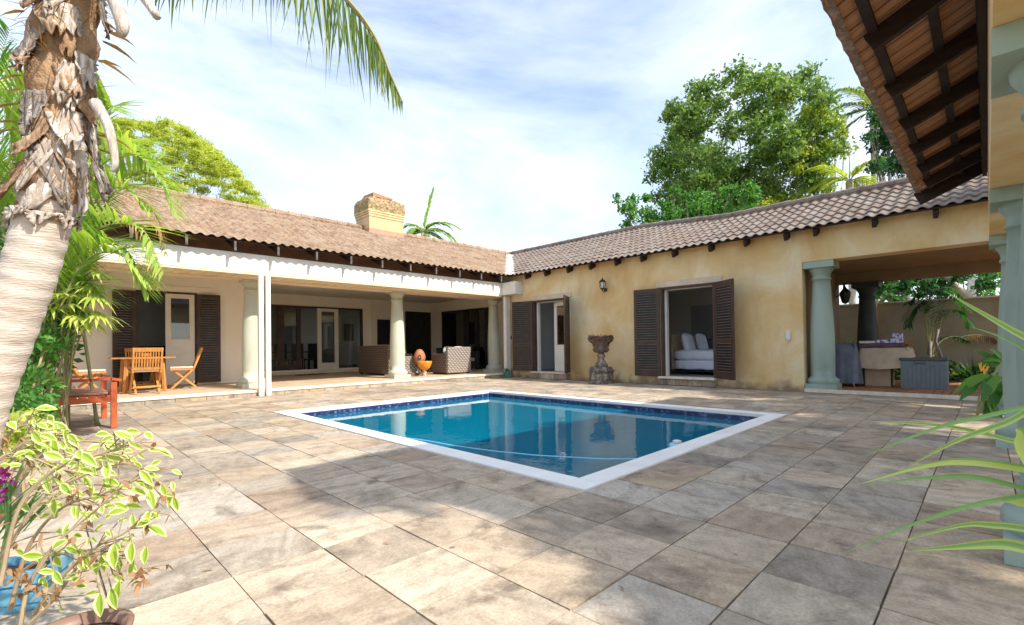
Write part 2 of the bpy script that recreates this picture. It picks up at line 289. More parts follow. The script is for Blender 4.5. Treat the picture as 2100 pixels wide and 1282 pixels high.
# ------------------------------------------------------------------ object helpers
def tag(o, label=None, cat=None, group=None, kind=None):
    if label: o['label'] = label
    if cat: o['category'] = cat
    if group: o['group'] = group
    if kind: o['kind'] = kind
    return o
def empty(name, loc=(0, 0, 0), rz=0, label=None, cat=None, group=None):
    o = bpy.data.objects.new(name, None); C.objects.link(o); o.location = loc; o.rotation_euler = (0, 0, rz)
    o['_w'] = 1; del o['_w']
    return tag(o, label, cat, group)
def root_loc(o):
    while o.parent: o = o.parent
    return Vector(o.location)
class MB:
    def __init__(s): s.v = []; s.f = []; s.m = []; s.smooth = False
    def vs(s, pts): n = len(s.v); s.v.extend([tuple(p) for p in pts]); return n
    def face(s, idx, m=0): s.f.append(tuple(idx)); s.m.append(m)
    def box(s, a, b, m=0):
        (x0, y0, z0), (x1, y1, z1) = a, b
        x0, x1 = min(x0, x1), max(x0, x1); y0, y1 = min(y0, y1), max(y0, y1); z0, z1 = min(z0, z1), max(z0, z1)
        n = s.vs([(x0, y0, z0), (x1, y0, z0), (x1, y1, z0), (x0, y1, z0), (x0, y0, z1), (x1, y0, z1), (x1, y1, z1), (x0, y1, z1)])
        for q in ((3, 2, 1, 0), (4, 5, 6, 7), (0, 1, 5, 4), (1, 2, 6, 5), (2, 3, 7, 6), (3, 0, 4, 7)): s.face([n+i for i in q], m)
        return s
    def hexa(s, p, m=0):   # eight points: bottom four, top four
        n = s.vs(p)
        for q in ((3, 2, 1, 0), (4, 5, 6, 7), (0, 1, 5, 4), (1, 2, 6, 5), (2, 3, 7, 6), (3, 0, 4, 7)): s.face([n+i for i in q], m)
        return s
    def bar(s, a, b, w, h, up=(0, 0, 1), m=0):      # rectangular bar from a to b
        a = Vector(a); b = Vector(b); d = (b-a).normalized(); u = Vector(up)
        sd_ = d.cross(u)
        if sd_.length < 1e-4: sd_ = d.cross(Vector((0, 1, 0)))
        sd_.normalize(); u = sd_.cross(d).normalized()
        o = []
        for p in (a, b):
            for i, j in ((-1, -1), (1, -1), (1, 1), (-1, 1)): o.append(p + sd_*(i*w/2) + u*(j*h/2))
        n = s.vs(o)
        for q in ((0, 1, 2, 3), (7, 6, 5, 4), (4, 5, 1, 0), (5, 6, 2, 1), (6, 7, 3, 2), (7, 4, 0, 3)): s.face([n+i for i in q], m)
        return s
    def tube(s, pts, r, seg=8, m=0, cap=True):
        pts = [Vector(p) for p in pts]; rs = r if hasattr(r, '__len__') else [r]*len(pts)
        ref = Vector((0, 0, 1)); prev = None; n0 = len(s.v)
        for i, p in enumerate(pts):
            d = (pts[min(i+1, len(pts)-1)] - pts[max(i-1, 0)]).normalized()
            if prev is None:
                a = d.cross(ref if abs(d.z) < .9 else Vector((1, 0, 0))).normalized()
            else: a = (prev - d*prev.dot(d)).normalized()
            prev = a; b = d.cross(a)
            s.vs([p + (a*math.cos(t) + b*math.sin(t))*rs[i] for t in [2*math.pi*k/seg for k in range(seg)]])
        for i in range(len(pts)-1):
            for k in range(seg):
                q = n0+i*seg
                s.face((q+k, q+(k+1) % seg, q+seg+(k+1) % seg, q+seg+k), m)
        if cap:
            s.face([n0+k for k in range(seg)][::-1], m); s.face([n0+(len(pts)-1)*seg+k for k in range(seg)], m)
        return s
    def lathe(s, prof, c=(0, 0, 0), seg=32, m=0, flute=0, nfl=0):
        n0 = len(s.v)
        for r, z in prof:
            s.vs([(c[0]+rr*math.cos(t), c[1]+rr*math.sin(t), c[2]+z) for t in [2*math.pi*k/seg for k in range(seg)] for rr in [r*(1+flute*math.cos(nfl*t))]])
        for i in range(len(prof)-1):
            for k in range(seg):
                q = n0+i*seg; s.face((q+k, q+(k+1) % seg, q+seg+(k+1) % seg, q+seg+k), m)
        return s
    def blade(s, p, d, L, wd, droop=.3, seg=3, up=None, m=0, twist=0, fold=0, mid=.35):
        p = Vector(p); d = Vector(d).normalized()
        side = d.cross(Vector((0, 0, 1)) if up is None else Vector(up))
        if side.length < 1e-3: side = Vector((1, 0, 0))
        side.normalize()
        if twist: side = Matrix.Rotation(twist, 3, d) @ side
        rows = []
        for i in range(seg+1):
            t = i/seg
            ww = wd*(t/mid*.55+.45 if t < mid else (1-t)/(1-mid))
            rows.append((p.copy(), ww))
            p = p + d*(L/seg); d = (d + Vector((0, 0, -1))*(droop/seg)).normalized()
        n = len(s.v)
        for i, (q, ww) in enumerate(rows):
            if i == seg: s.v.append(tuple(q))
            else: s.v.append(tuple(q-side*ww/2)); s.v.append(tuple(q+side*ww/2))
        for i in range(seg-1): s.face((n+2*i, n+2*i+1, n+2*i+3, n+2*i+2), m)
        s.face((n+2*seg-2, n+2*seg-1, n+2*seg), m)
        return s
    def build(s, name, mats, parent=None, local=False, smooth=None, bevel=0):
        me = bpy.data.meshes.new(name)
        off = Vector((0, 0, 0)) if (local or parent is None) else root_loc(parent)
        vs = [(a[0]-off.x, a[1]-off.y, a[2]-off.z) for a in s.v] if off.length else s.v
        me.from_pydata(vs, [], s.f)
        if not isinstance(mats, (list, tuple)): mats = [mats]
        for q in mats: me.materials.append(q)
        if len(mats) > 1: me.polygons.foreach_set('material_index', s.m)
        if smooth or s.smooth: me.polygons.foreach_set('use_smooth', [True]*len(me.polygons))
        me.update()
        o = bpy.data.objects.new(name, me); C.objects.link(o)
        if parent: o.parent = parent
        if bevel:
            b = o.modifiers.new('bevel', 'BEVEL'); b.width = bevel; b.segments = 2; b.limit_method = 'ANGLE'; b.angle_limit = R_(40)
        return o
def leafcloud(name, P, size, m, parent=None, aspect=.55, flat=.0, seed=1, var=.4):
    """one mesh of many small folded leaves at the points P"""
    r = np.random.default_rng(seed); n = len(P)
    d = r.normal(size=(n, 3)); d[:, 2] *= (1-flat); d /= np.linalg.norm(d, axis=1)[:, None]
    e = r.normal(size=(n, 3)); e -= (e*d).sum(1)[:, None]*d; e /= np.linalg.norm(e, axis=1)[:, None]
    s = size*(1+var*r.uniform(-1, 1, n))[:, None]
    off = np.array(root_loc(parent)) if parent else np.zeros(3)
    Q = P-off
    V = np.stack([Q-d*s*.5, Q+e*s*aspect*.5, Q+d*s*.5, Q-e*s*aspect*.5], 1).reshape(-1, 3)
    me = bpy.data.meshes.new(name); me.vertices.add(4*n); me.vertices.foreach_set('co', V.ravel())
    me.loops.add(4*n); me.loops.foreach_set('vertex_index', np.arange(4*n)); me.polygons.add(n)
    me.polygons.foreach_set('loop_start', np.arange(n)*4); me.polygons.foreach_set('loop_total', np.full(n, 4))
    me.update(calc_edges=True); me.materials.append(m)
    o = bpy.data.objects.new(name, me); C.objects.link(o)
    if parent: o.parent = parent
    return o
def copy_tree(o, parent=None):
    c = o.copy(); C.objects.link(c); c.parent = parent
    for ch in list(o.children): copy_tree(ch, c)
    return c
# ================================================================== SETTING
XR, YD = 11.04, 11.10                      # right facade plane, veranda deck front
PX0, PX1, PY0, PY1, CW = 2.868, 7.104, 2.174, 7.822, .2
g = MB()
ox0, ox1, oy0, oy1 = PX0-CW, PX1+CW, PY0-CW, PY1+CW
# outer ground sheet with a hole for the pool
B = 400
for a, b in (((-B, -B), (ox0, B)), ((ox1, -B), (B, B)), ((ox0, -B), (ox1, oy0)), ((ox0, oy1), (ox1, B))):
    n = g.vs([(a[0], a[1], -.03), (b[0], a[1], -.03), (b[0], b[1], -.03), (a[0], b[1], -.03)]); g.face((n, n+1, n+2, n+3))
tag(g.build('ground', M['earth']), kind='structure')
g = MB()
for a, b in (((-3.2, -3.4), (ox0, 11.2)), ((ox1, -3.4), (11.2, 11.2)), ((ox0, -3.4), (ox1, oy0)), ((ox0, oy1), (ox1, 11.2))):
    n = g.vs([(a[0], a[1], -.009), (b[0], a[1], -.009), (b[0], b[1], -.009), (a[0], b[1], -.009)]); g.face((n, n+1, n+2, n+3))
tag(g.build('paving_bed', M['joint']), kind='structure')
# slabs
def slab(g, x0, x1, y0, y1):
    h = random.uniform(-.0012, .0018); tx, ty = random.uniform(-.0012, .0012), random.uniform(-.0012, .0012)
    j = lambda: random.uniform(-.0022, .0022)
    gp = .0035
    pts = [(x0+gp+j(), y0+gp+j(), h-tx-ty), (x1-gp+j(), y0+gp+j(), h+tx-ty), (x1-gp+j(), y1-gp+j(), h+tx+ty), (x0+gp+j(), y1-gp+j(), h-tx+ty)]
    n = g.vs(pts); n2 = g.vs([(p[0]+(.004 if i in (1, 2) else -.004)*0, p[1], -.02) for i, p in enumerate(pts)])
    g.face((n, n+1, n+2, n+3))
    for k in range(4): g.face((n2+k, n2+(k+1) % 4, n+(k+1) % 4, n+k))
g = MB(); GX, GY, GA, GB = 1.4274, 1.5455, .4071, .4145
xs = [GX+GA*i for i in range(-11, 24)]; ys = [GY+GB*j for j in range(-12, 24)]
for i in range(len(xs)-1):
    jx = 0
    for j in range(len(ys)-1):
        x0, x1, y0, y1 = xs[i], xs[i+1], ys[j], ys[j+1]
        x1 = min(x1, XR+.1); y1 = min(y1, YD+.05)
        if x1-x0 < .03 or y1-y0 < .03: continue
        if x0 >= ox0-.02 and x1 <= ox1+.02 and y0 >= oy0-.02 and y1 <= oy1+.02: continue
        if x1 <= ox0 or x0 >= ox1 or y1 <= oy0 or y0 >= oy1: slab(g, x0, x1, y0, y1); continue
        # trim to the pool outline
        if x0 < ox0: slab(g, x0, ox0, y0, y1); x0 = ox0
        if x1 > ox1: slab(g, ox1, x1, y0, y1); x1 = ox1
        if y0 < oy0 and x1-x0 > .03: slab(g, x0, x1, y0, oy0)
        if y1 > oy1 and x1-x0 > .03: slab(g, x0, x1, oy1, y1)
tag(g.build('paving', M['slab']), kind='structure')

# pool
t = empty('swimming_pool', ((PX0+PX1)/2, (PY0+PY1)/2, 0), label='rectangular swimming pool with teal water, white coping and blue mosaic band', cat='swimming pool')
WZ = -.105
g = MB(); oz0, oz1 = -.035, .012
def coping(g, p):
    b = [(x, y, oz0) for x, y in p]; tt = [(x, y, oz1) for x, y in p]; g.hexa(b+tt)
e = .004; seg = .6
def split(a, b): 
    n = max(1, round((b-a)/seg)); return [(a+(b-a)*i/n, a+(b-a)*(i+1)/n) for i in range(n)]
for a, b in split(PX0, PX1): coping(g, [(a+e/2, oy0), (b-e/2, oy0), (b-e/2, PY0), (a+e/2, PY0)]); coping(g, [(a+e/2, PY1), (b-e/2, PY1), (b-e/2, oy1), (a+e/2, oy1)])
for a, b in split(PY0, PY1): coping(g, [(ox0, a+e/2), (PX0, a+e/2), (PX0, b-e/2), (ox0, b-e/2)]); coping(g, [(PX1, a+e/2), (ox1, a+e/2), (ox1, b-e/2), (PX1, b-e/2)])
for (xa, xb) in ((ox0, PX0), (PX1, ox1)):
    for (ya, yb) in ((oy0, PY0), (PY1, oy1)):
        sgn = (xa == ox0) == (ya == oy0)
        P = [(xa, ya), (xb, ya), (xb, yb), (xa, yb)]
        for tri in (((0, 1, 2), (0, 2, 3)) if sgn else ((0, 1, 3), (1, 2, 3))):
            n = g.vs([(*P[i], oz1) for i in tri]+[(*P[i], oz0) for i in tri]); g.face((n, n+1, n+2)); g.face((n+5, n+4, n+3))
            for k in range(3): g.face((n+3+k, n+3+(k+1) % 3, n+(k+1) % 3, n+k))
M['coping'] = mat('white_coping', (.86, .83, .77), (.76, .73, .67), 3, .7, .25, 40)
g.build('coping', M['coping'], t, bevel=.004)
q = .03; bx0, bx1, by0, by1 = PX0+q, PX1-q, PY0+q, PY1-q
def wallring(g, x0, x1, y0, y1, z0, z1, th=.05):
    g.box((x0-th, y0-th, z0), (x0, y1+th, z1)); g.box((x1, y0-th, z0), (x1+th, y1+th, z1))
    g.box((x0, y0-th, z0), (x1, y0, z1)); g.box((x0, y1, z0), (x1, y1+th, z1))
g = MB(); wallring(g, bx0, bx1, by0, by1, -.24, -.036, .06); g.build('mosaic_band', M['mosaic'], t)
g = MB(); wallring(g, bx0-.004, bx1+.004, by0-.004, by1+.004, -1.5, -.241, .06)
g.box((bx0-.05, by0-.05, -1.56), (bx1+.05, by1+.05, -1.5))
for k in range(3): g.box((bx0+.0, by1-.35*(k+1), -1.5), (bx0+1.6, by1-.35*k, -.45-.3*k))
g.build('basin', M['pool'], t)
g = MB(); n = g.vs([(bx0-.02, by0-.02, WZ), (bx1+.02, by0-.02, WZ), (bx1+.02, by1+.02, WZ), (bx0-.02, by1+.02, WZ)]); g.face((n, n+1, n+2, n+3)); g.build('water', M['water'], t)

# floating hose and float
def onw(px, py):
    d = F + RT*((px-CX)/FPX) - UP*((py-CY)/FPX); s = (WZ-1)/d.z; return cam_loc + d*s
g = MB(); pts = []
hp = [(822, 897), (870, 903), (930, 914), (1010, 925), (1090, 933), (1170, 938), (1250, 942), (1330, 941)]
for i in range(len(hp)-1):
    for k in range(6):
        s = k/6; p = onw(hp[i][0]*(1-s)+hp[i+1][0]*s, hp[i][1]*(1-s)+hp[i+1][1]*s); p.z = WZ+.001; pts.append(p + Vector((random.uniform(-.006, .006), random.uniform(-.006, .006), 0)))
g.tube(pts, .0055, 6); tag(g.build('hose', M['float'], smooth=True), 'thin pale blue hose line floating across the near end of the pool', 'hose')
p0 = onw(1389, 916)
t = empty('chlorine_float', p0, label='small pale blue round floating dispenser near the right coping of the pool', cat='pool float')
g = MB(); g.lathe([(.0, -.06), (.07, -.055), (.085, -.01), (.085, .02), (.07, .035), (.05, .04)], p0, 20); g.build('body', M['float'], t, smooth=True)
g = MB(); g.lathe([(.048, .041), (.048, .062), (.03, .07), (.0, .071)], p0, 16); g.build('cap', M['plastic'], t, smooth=True)

# ================================================================== ROOFS
ZE, PT = 3.21, .452                         # eave height, pitch (rise per metre)
XE, YE = 10.72, 10.76                      # eave lines
TILE, COURSE = .19, .34
def wavez(s):
    c = math.cos(2*math.pi*s/TILE); return .021*(abs(c)**.8*(1 if c > 0 else -1))+.03
def roofstrip(g, along0, along1, half, fn, clip0=None, clip1=None, course=COURSE, samples=8, m=0):
    """fn(s, t, h) -> world point; s along the eave, t up-slope plan distance, h lift"""
    nc = int(round((along1-along0)/TILE*samples)); S = [along0+(along1-along0)*i/nc for i in range(nc+1)]
    rows = []; nr = math.ceil(half/course)
    for k in range(nr):
        t0 = k*course; t1 = min(half, (k+1)*course)
        rows.append((t0, .032, True)); rows.append((t1, .004, True))
    ids = []
    for t, h, _ in rows:
        lo = clip0(t) if clip0 else along0; hi = clip1(t) if clip1 else along1
        jj = random.uniform(-.004, .004)
        ids.append(g.vs([fn(min(max(s, lo), hi), t, h+wavez(min(max(s, lo), hi))+jj) for s in S]))
    for a in range(len(ids)-1):
        for i in range(nc):
            s0, s1 = S[i], S[i+1]; t = rows[a][0]; t2 = rows[a+1][0]
            lo = min(clip0(t), clip0(t2)) if clip0 else along0; hi = max(clip1(t), clip1(t2)) if clip1 else along1
            if s1 <= lo or s0 >= hi: continue
            g.face((ids[a]+i, ids[a]+i+1, ids[a+1]+i+1, ids[a+1]+i), m)
    # lower lip at the eave, thick tile edge
    n = g.vs([fn(min(max(s, clip0(0) if clip0 else along0), clip1(0) if clip1 else along1), 0, wavez(s)+.02) for s in S])
    for i in range(nc): g.face((n+i, n+i+1, ids[0]+i+1, ids[0]+i), m)
    return g
def ridgecap(g, a, b, r=.11, step=.36, m=0):
    a, b = Vector(a), Vector(b); L_ = (b-a).length; n = max(1, int(L_/step)); d = (b-a)/n
    for i in range(n):
        p = a+d*i; q = p+d*1.06
        g.tube([p+Vector((0, 0, random.uniform(-.006, .006))), q], [r*1.08, r*.95], 10, m)

# ================================================================== LEFT: VERANDA WING
V = empty('veranda_wing', (6, 14, 0), label='long cream house wing with open veranda, white fascia and sunlit clay tile roof', cat='house wing')
XL = -5.0
YR = 14.41                                 # ridge line
g = MB(); fL = lambda s, t, h: (s, YE+t, ZE+PT*t+h)
off = XE-YE
roofstrip(g, XL, 15.0, YR-YE, fL, clip1=lambda t: XE+t)
roof = g.build('roof', M['tile_l'], V)
g = MB(); fB = lambda s, t, h: (s, 2*YR-YE-t, ZE+PT*t+h)
roofstrip(g, XL, 18.5, YR-YE, fB, samples=3); g.build('rear_slope', M['tile_l'], roof)
zr = ZE+PT*(YR-YE)
g = MB(); ridgecap(g, (XL, YR, zr+.05), (XE+YR-YE, YR, zr+.05)); g.build('ridge_cap', M['tile_l'], roof)
# rafters: tails with pale weathered ends
x = -4.6
import itertools
k = 0
while x < XE-.05:
    g = MB(); a = (x, YE+.05, ZE-.085+PT*.0); b = (x, YE+1.6, ZE-.085+PT*1.55)
    g.bar(a, b, .05, .12)
    rf = g.build('rafter', M['rafter'], V) if k < 90 else None
    g = MB(); g.box((x-.021, YE+.02, ZE-.19), (x+.021, YE+.047, ZE-.005)); g.build('rafter_end', M['rafter_tip'], rf)
    x += .832; k += 1
g = MB()
for t in (.10, .55, 1.0, 1.4): g.bar((XL, YE+t, ZE+PT*t-.008), (XE+t-.05, YE+t, ZE+PT*t-.008), .05, .03)
g.build('battens', M['rafter'], V)
g = MB(); g.box((XL, YD+.30, 3.02), (XE+.2, YD+.36, 3.55)); g.build('eave_board', M['eave'], V)
# underlay closing the roof from below
g = MB(); n = g.vs([(XL, YE+.06, ZE+.012), (XE+.06, YE+.06, ZE+.012), (XE+3.6, YR, zr-.01), (XL, YR, zr-.01)]); g.face((n, n+1, n+2, n+3)); g.build('roof_underlay', M['tile_u'], V)
# fascia box with its return along the ochre wall
g = MB(); g.box((XL, YD, 2.64), (10.68, YD+.16, 3.045)); g.box((10.68, YD-.62, 2.645), (XR-.003, YD+.16, 3.042))
g.build('fascia', M['white'], V, bevel=.012)
g = MB(); g.box((XL, YD+.165, 2.615), (XR, YD+.80, 2.70)); g.box((XL, YD+.003, 2.60), (XR-.36, YD+.12, 2.637))
for i in range(60):
    xx = XL+.1+i*.265
    if xx < 10.6: g.box((xx, YD+.2, 2.603), (xx+.1, YD+.76, 2.614))
g.build('soffit', M['soffit'], V)
g = MB(); g.box((XL, YD+.803, 2.60), (XR+.3, YD+1.25, 3.02)); g.build('beam', M['soffit'], V)
# deck
g = MB(); g.box((XL, YD+.035, -.02), (XR+2.4, 17.6, .122)); g.build('veranda_floor', M['floor_l'], V)
g = MB(); g.box((XL, YD-.02, .078), (XR-.01, YD+.28, .128)); g.build('nosing', M['nosing'], V, bevel=.008)
g = MB()
x = XL
while x < XR-.1:
    l = random.uniform(.3, .55); g.box((x+.004, YD, -.01), (min(x+l, XR-.02)-.004, YD+.034, .077)); x += l
g.build('step_riser', M['slab'], V)
# walls
YS, YV, XV, XW = 14.4, 17.2, 4.15, 12.2
DX0, DX1 = 1.29, 3.0                        # shutter doorway
def dx(px, Y, py=700): 
    d = F + RT*((px-CX)/FPX) - UP*((py-CY)/FPX); return d.x*Y/d.y
sL0, sL1, sD, sR0, sR1 = dx(230, YS-.05), dx(279, YS), dx(340, YS), dx(404, YS), dx(451, YS-.05)
g = MB()
g.box((XL, YS, 0), (sL1, YS+.25, 3.3)); g.box((sR0, YS, 0), (XV, YS+.25, 3.3)); g.box((sL1, YS+.003, 2.47), (sR0, YS+.25, 3.3))
g.box((XV-.25, YS+.253, 0), (XV, YV, 3.3))
w0, w1 = XV+.02, dx(744, YV)
g.box((w1, YV, 0), (XW+.2, YV+.2, 3.3)); g.box((XV, YV, 2.53), (w1, YV+.2, 3.3)); g.box((XV, YV, .12), (w1, YV+.2, .26))
nx = dx(760, YV-.3)
g.box((w1+.35, YV-.08, 0), (XW, YV-.002, 3.3))                      # small step of the wall
gy0, gy1 = 16.35, 13.35
g.box((XW, gy0, 0), (XW+.22, YV-.003, 3.3)); g.box((XW, YD+1.4, 0), (XW+.22, gy1, 3.3)); g.box((XW, gy1+.002, 2.5), (XW+.22, gy0-.002, 3.3))
g.build('wall', M['cream'], V)
g = MB(); g.box((XL, YD+1.26, 2.90), (XW, YV, 2.96)); g.build('ceiling', M['white'], V)
g = MB(); g.box((sL1-.35, YS-.02, 2.50), (sR0+.35, YS-.002, 2.62)); g.build('door_lintel', M['cream'], V, bevel=.004)
# columns
def column(g, x, y, z0, z1, r=.21, pw=.28, m=0, pt=None):
    pt = pt or pw
    H = z1-z0
    g.box((x-pw, y-pw, z0), (x+pw, y+pw, z0+.10), m); g.box((x-pt, y-pt, z1-.13), (x+pt, y+pt, z1), m)
    pr = [(r*1.30, .10), (r*1.36, .13), (r*1.36, .17), (r*1.30, .20), (r*1.16, .205), (r*1.14, .23), (r*1.0, .25)]
    for i in range(15):
        s = i/14; rr = r*(1+.07*math.sin(math.pi*min(1, s*1.25))-.24*s**1.8); pr.append((rr, .25+s*(H-.25-.36)))
    rt = pr[-1][0]
    pr += [(rt*1.12, H-.355), (rt*1.12, H-.32), (rt*1.02, H-.31), (rt*1.04, H-.25), (rt*1.18, H-.21), (rt*1.34, H-.17), (rt*1.38, H-.13)]
    g.lathe(pr, (x, y, z0), 40, m)
    return g
for cx in (3.58, 7.44, 11.25):
    g = MB(); column(g, cx, 12.12, .122, 2.70, .205, .27, pt=.215); g.build('column', M['green_l'], V, smooth=False)
for o in [o for o in V.children if o.name.startswith('column')]:
    for p_ in o.data.polygons: p_.use_smooth = len(o.data.vertices) > 20 and p_.index >= 12
# white blind rails standing on the paving
for xa, ya in ((3.43, YD-.07), (3.575, YD-.06), (10.78, YD-.055), (10.92, YD-.05)):
    g = MB(); g.box((xa-.048, ya-.05, .002), (xa+.048, ya+.045, 2.60))
    g.box((xa-.03, ya-.058, .08), (xa+.03, ya-.051, 2.56))
    for zz in (.15, 2.4): g.box((xa-.015, ya-.066, zz), (xa+.015, ya-.059, zz+.03))
    g.build('blind_rail', M['white'], V, bevel=.004)
# shutters
def shutter(parent, a, b, z0, z1, name='shutter', rails=(.38,), th=.035, knob=False):
    """louvred leaf from plan point a (hinge) to b"""
    a = Vector((*a, 0)); b = Vector((*b, 0)); d = (b-a).normalized(); L_ = (b-a).length; n = d.cross(Vector((0, 0, 1)))
    st = .085; H = z1-z0; g = MB()
    P = lambda s, z, o=0: a+d*s+n*o+Vector((0, 0, z))
    for s in (st/2, L_-st/2): g.bar(P(s, z0), P(s, z1), st, th, up=n)
    rs = [(z0, z0+.16), (z1-.10, z1)]+[(z0+H*r-.05, z0+H*r+.05) for r in rails]
    for r0, r1 in rs: g.hexa([P(st, r0, -th/2+.002), P(L_-st, r0, -th/2+.002), P(L_-st, r0, th/2-.002), P(st, r0, th/2-.002), P(st, r1, -th/2+.002), P(L_-st, r1, -th/2+.002), P(L_-st, r1, th/2-.002), P(st, r1, th/2-.002)])
    fr = g.build(name, M['shutter'], parent)
    g = MB(); gaps = sorted(rs); 
    for i in range(len(gaps)-1):
        zz = gaps[i][1]+.006
        while zz < gaps[i+1][0]+.01:
            g.bar(P(st, zz), P(L_-st, zz), .040, .009, up=(n*-.25+Vector((0, 0, .97)))); zz += .062
    g.build('louvres', M['louvre'], fr)
    g = MB()
    for r0, r1 in zip(gaps, gaps[1:]): g.hexa([P(st+.001, r0[1]+.001, -.003), P(L_-st-.001, r0[1]+.001, -.003), P(L_-st-.001, r0[1]+.001, .003), P(st+.001, r0[1]+.001, .003), P(st+.001, r1[0]-.001, -.003), P(L_-st-.001, r1[0]-.001, -.003), P(L_-st-.001, r1[0]-.001, .003), P(st+.001, r1[0]-.001, .003)])
    g.build('gap_shade_sheet', M['black'], fr)  # black sheet painted in for the deep shade between slats
    if knob:
        g = MB(); g.bar(P(L_-.04, z0+H*.42, -.02), P(L_-.04, z0+H*.42, -.06), .03, .03); g.build('latch', M['orange'], fr)
    return fr
z0, z1 = .17, 2.44
shutter(V, (sL1, YS-.03), (sL0, YS-.12), z0, z1)
shutter(V, (sR0, YS-.03), (sR1, YS-.12), z0, z1, knob=True)
# doorway frame and white half-open leaf
g = MB(); g.box((sL1, YS-.01, .12), (sL1+.04, YS+.12, 2.47)); g.box((sR0-.04, YS-.01, .12), (sR0, YS+.12, 2.47)); g.box((sL1+.04, YS-.01, 2.43), (sR0-.04, YS+.12, 2.469)); g.build('door_frame', M['shutter'], V)
def paneldoor(parent, a, b, z0, z1, zg, m='white', th=.04, glass=True, st=.11, top=.11, handle=None):
    a = Vector((*a, 0)); b = Vector((*b, 0)); d = (b-a).normalized(); L_ = (b-a).length; n = d.cross(Vector((0, 0, 1)))
    P = lambda s, z, o=0: a+d*s+n*o+Vector((0, 0, z)); g = MB()
    H = lambda s0, s1, q0, q1, o: g.hexa([P(s0, q0, -o), P(s1, q0, -o), P(s1, q0, o), P(s0, q0, o), P(s0, q1, -o), P(s1, q1, -o), P(s1, q1, o), P(s0, q1, o)])
    H(0, st, z0, z1, th/2); H(L_-st, L_, z0, z1, th/2); H(st, L_-st, z1-top, z1, th/2-.001); H(st, L_-st, z0, zg, th/2-.001)
    dr = g.build('door', M[m], parent)
    if glass:
        g = MB(); H(st, L_-st, zg, z1-top, .004); g.build('glass_pane', M['glass'], dr)
    if handle:
        g = MB(); p = P(L_-st/2, z0+handle, -.03); g.tube([P(L_-st/2, z0+handle, 0), p, p-d*.09], .01, 6); g.build('handle', M['metal'], dr)
    return dr
paneldoor(V, (sR0-.05, YS+.02), (sD, YS+.03), .14, 2.42, 1.28)
# room behind the shuttered door
g = MB(); g.box((sL1-1.2, YS+2.6, 0), (XV-.26, YS+2.7, 2.9)); g.box((sL1-1.3, YS+.26, 0), (sL1-1.2, YS+.7, 2.9)); g.box((sL1-1.3, YS+.701, 2.3), (sL1-1.2, YS+2.7, 2.9)); g.box((sL1-1.3, YS+.26, 2.901), (XV-.26, YS+2.7, 2.95)); g.build('room_wall', M['grey_room'], V)  # opening in the unseen side wall added to let daylight in
# rear glazing of the veranda
def gz(px): return dx(px, YV)
zb, zt = .26, 2.52
g = MB(); fb = lambda xa, xb, y=YV-.02, d=.1: g.box((xa, y, zb), (xb, y+d, zt))
fb(w0, w0+.06); fb(w1-.07, w1)
g.box((w0+.06, YV-.02, zt-.06), (w1-.07, YV+.08, zt-.001))
for pa, pb in ((570, 583), (609, 617)): fb(gz(pa), gz(pb), YV-.015, .09)
g.box((gz(583), YV-.01, zb), (gz(609), YV+.05, zb+.2)); g.box((w0+.06, YV+.0, zb), (gz(570), YV+.05, zb+.05)); g.box((gz(694), YV+.0, zb), (w1-.07, YV+.05, zb+.05))
g.build('sliding_door_frame', M['shutter'], V)
for pa, pb in ((549, 570), (583, 609), (694, 741)): g = MB(); g.box((gz(pa) if pa > 549 else w0+.06, YV+.03, zb+.05), (gz(pb), YV+.036, zt-.06)); g.build('glass_pane', M['glass'], V)
paneldoor(V, (gz(650), YV-.03), (gz(693), YV-.03), zb-.02, zt-.06, zb+.22, st=.15, handle=1.0)
g = MB(); g.box((w0, YV-.25, .122), (w1, YV-.003, .20)); g.build('threshold', M['nosing'], V)
# dim room behind
g = MB(); g.box((XV, YV+4.2, 0), (w1+3, YV+4.3, 3)); g.box((w1+3, YV+.2, 0), (w1+3.1, YV+1.2, 3)); g.box((w1+3, YV+1.201, 0), (w1+3.1, YV+4.3, .9)); g.build('room_wall', M['cushion'], V)  # right side wall cut low, out of view, to let light in
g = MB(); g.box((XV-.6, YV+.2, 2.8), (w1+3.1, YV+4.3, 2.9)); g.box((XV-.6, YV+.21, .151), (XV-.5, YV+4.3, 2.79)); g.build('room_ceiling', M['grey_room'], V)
g = MB(); g.box((XV-.5, YV+.2, 0), (w1+3, YV+4.3, .15)); g.build('room_floor', M['floor_l'], V)
# dark hatch and dark glazed door on the rear wall
g = MB(); g.box((dx(774, YV-.09), YV-.105, 1.12), (dx(800, YV-.09), YV-.081, 2.13)); g.build('dark_panel', mat('navy_panel', (.012, .014, .03), (.02, .022, .045), 4, .3, 0), V)
xa, xb = dx(832, YV-.09), dx(883, YV-.09)
g = MB(); g.box((xa, YV-.13, .13), (xa+.07, YV-.081, 2.5)); g.box((xb-.12, YV-.13, .13), (xb, YV-.081, 2.5)); g.box((xa+.07, YV-.129, 2.42), (xb-.12, YV-.081, 2.499)); gf = g.build('window_frame', M['black'], V)
g = MB(); g.box((xa+.07, YV-.10, .13), (xb-.12, YV-.082, 2.42)); g.build('glass_pane', M['black'], gf)
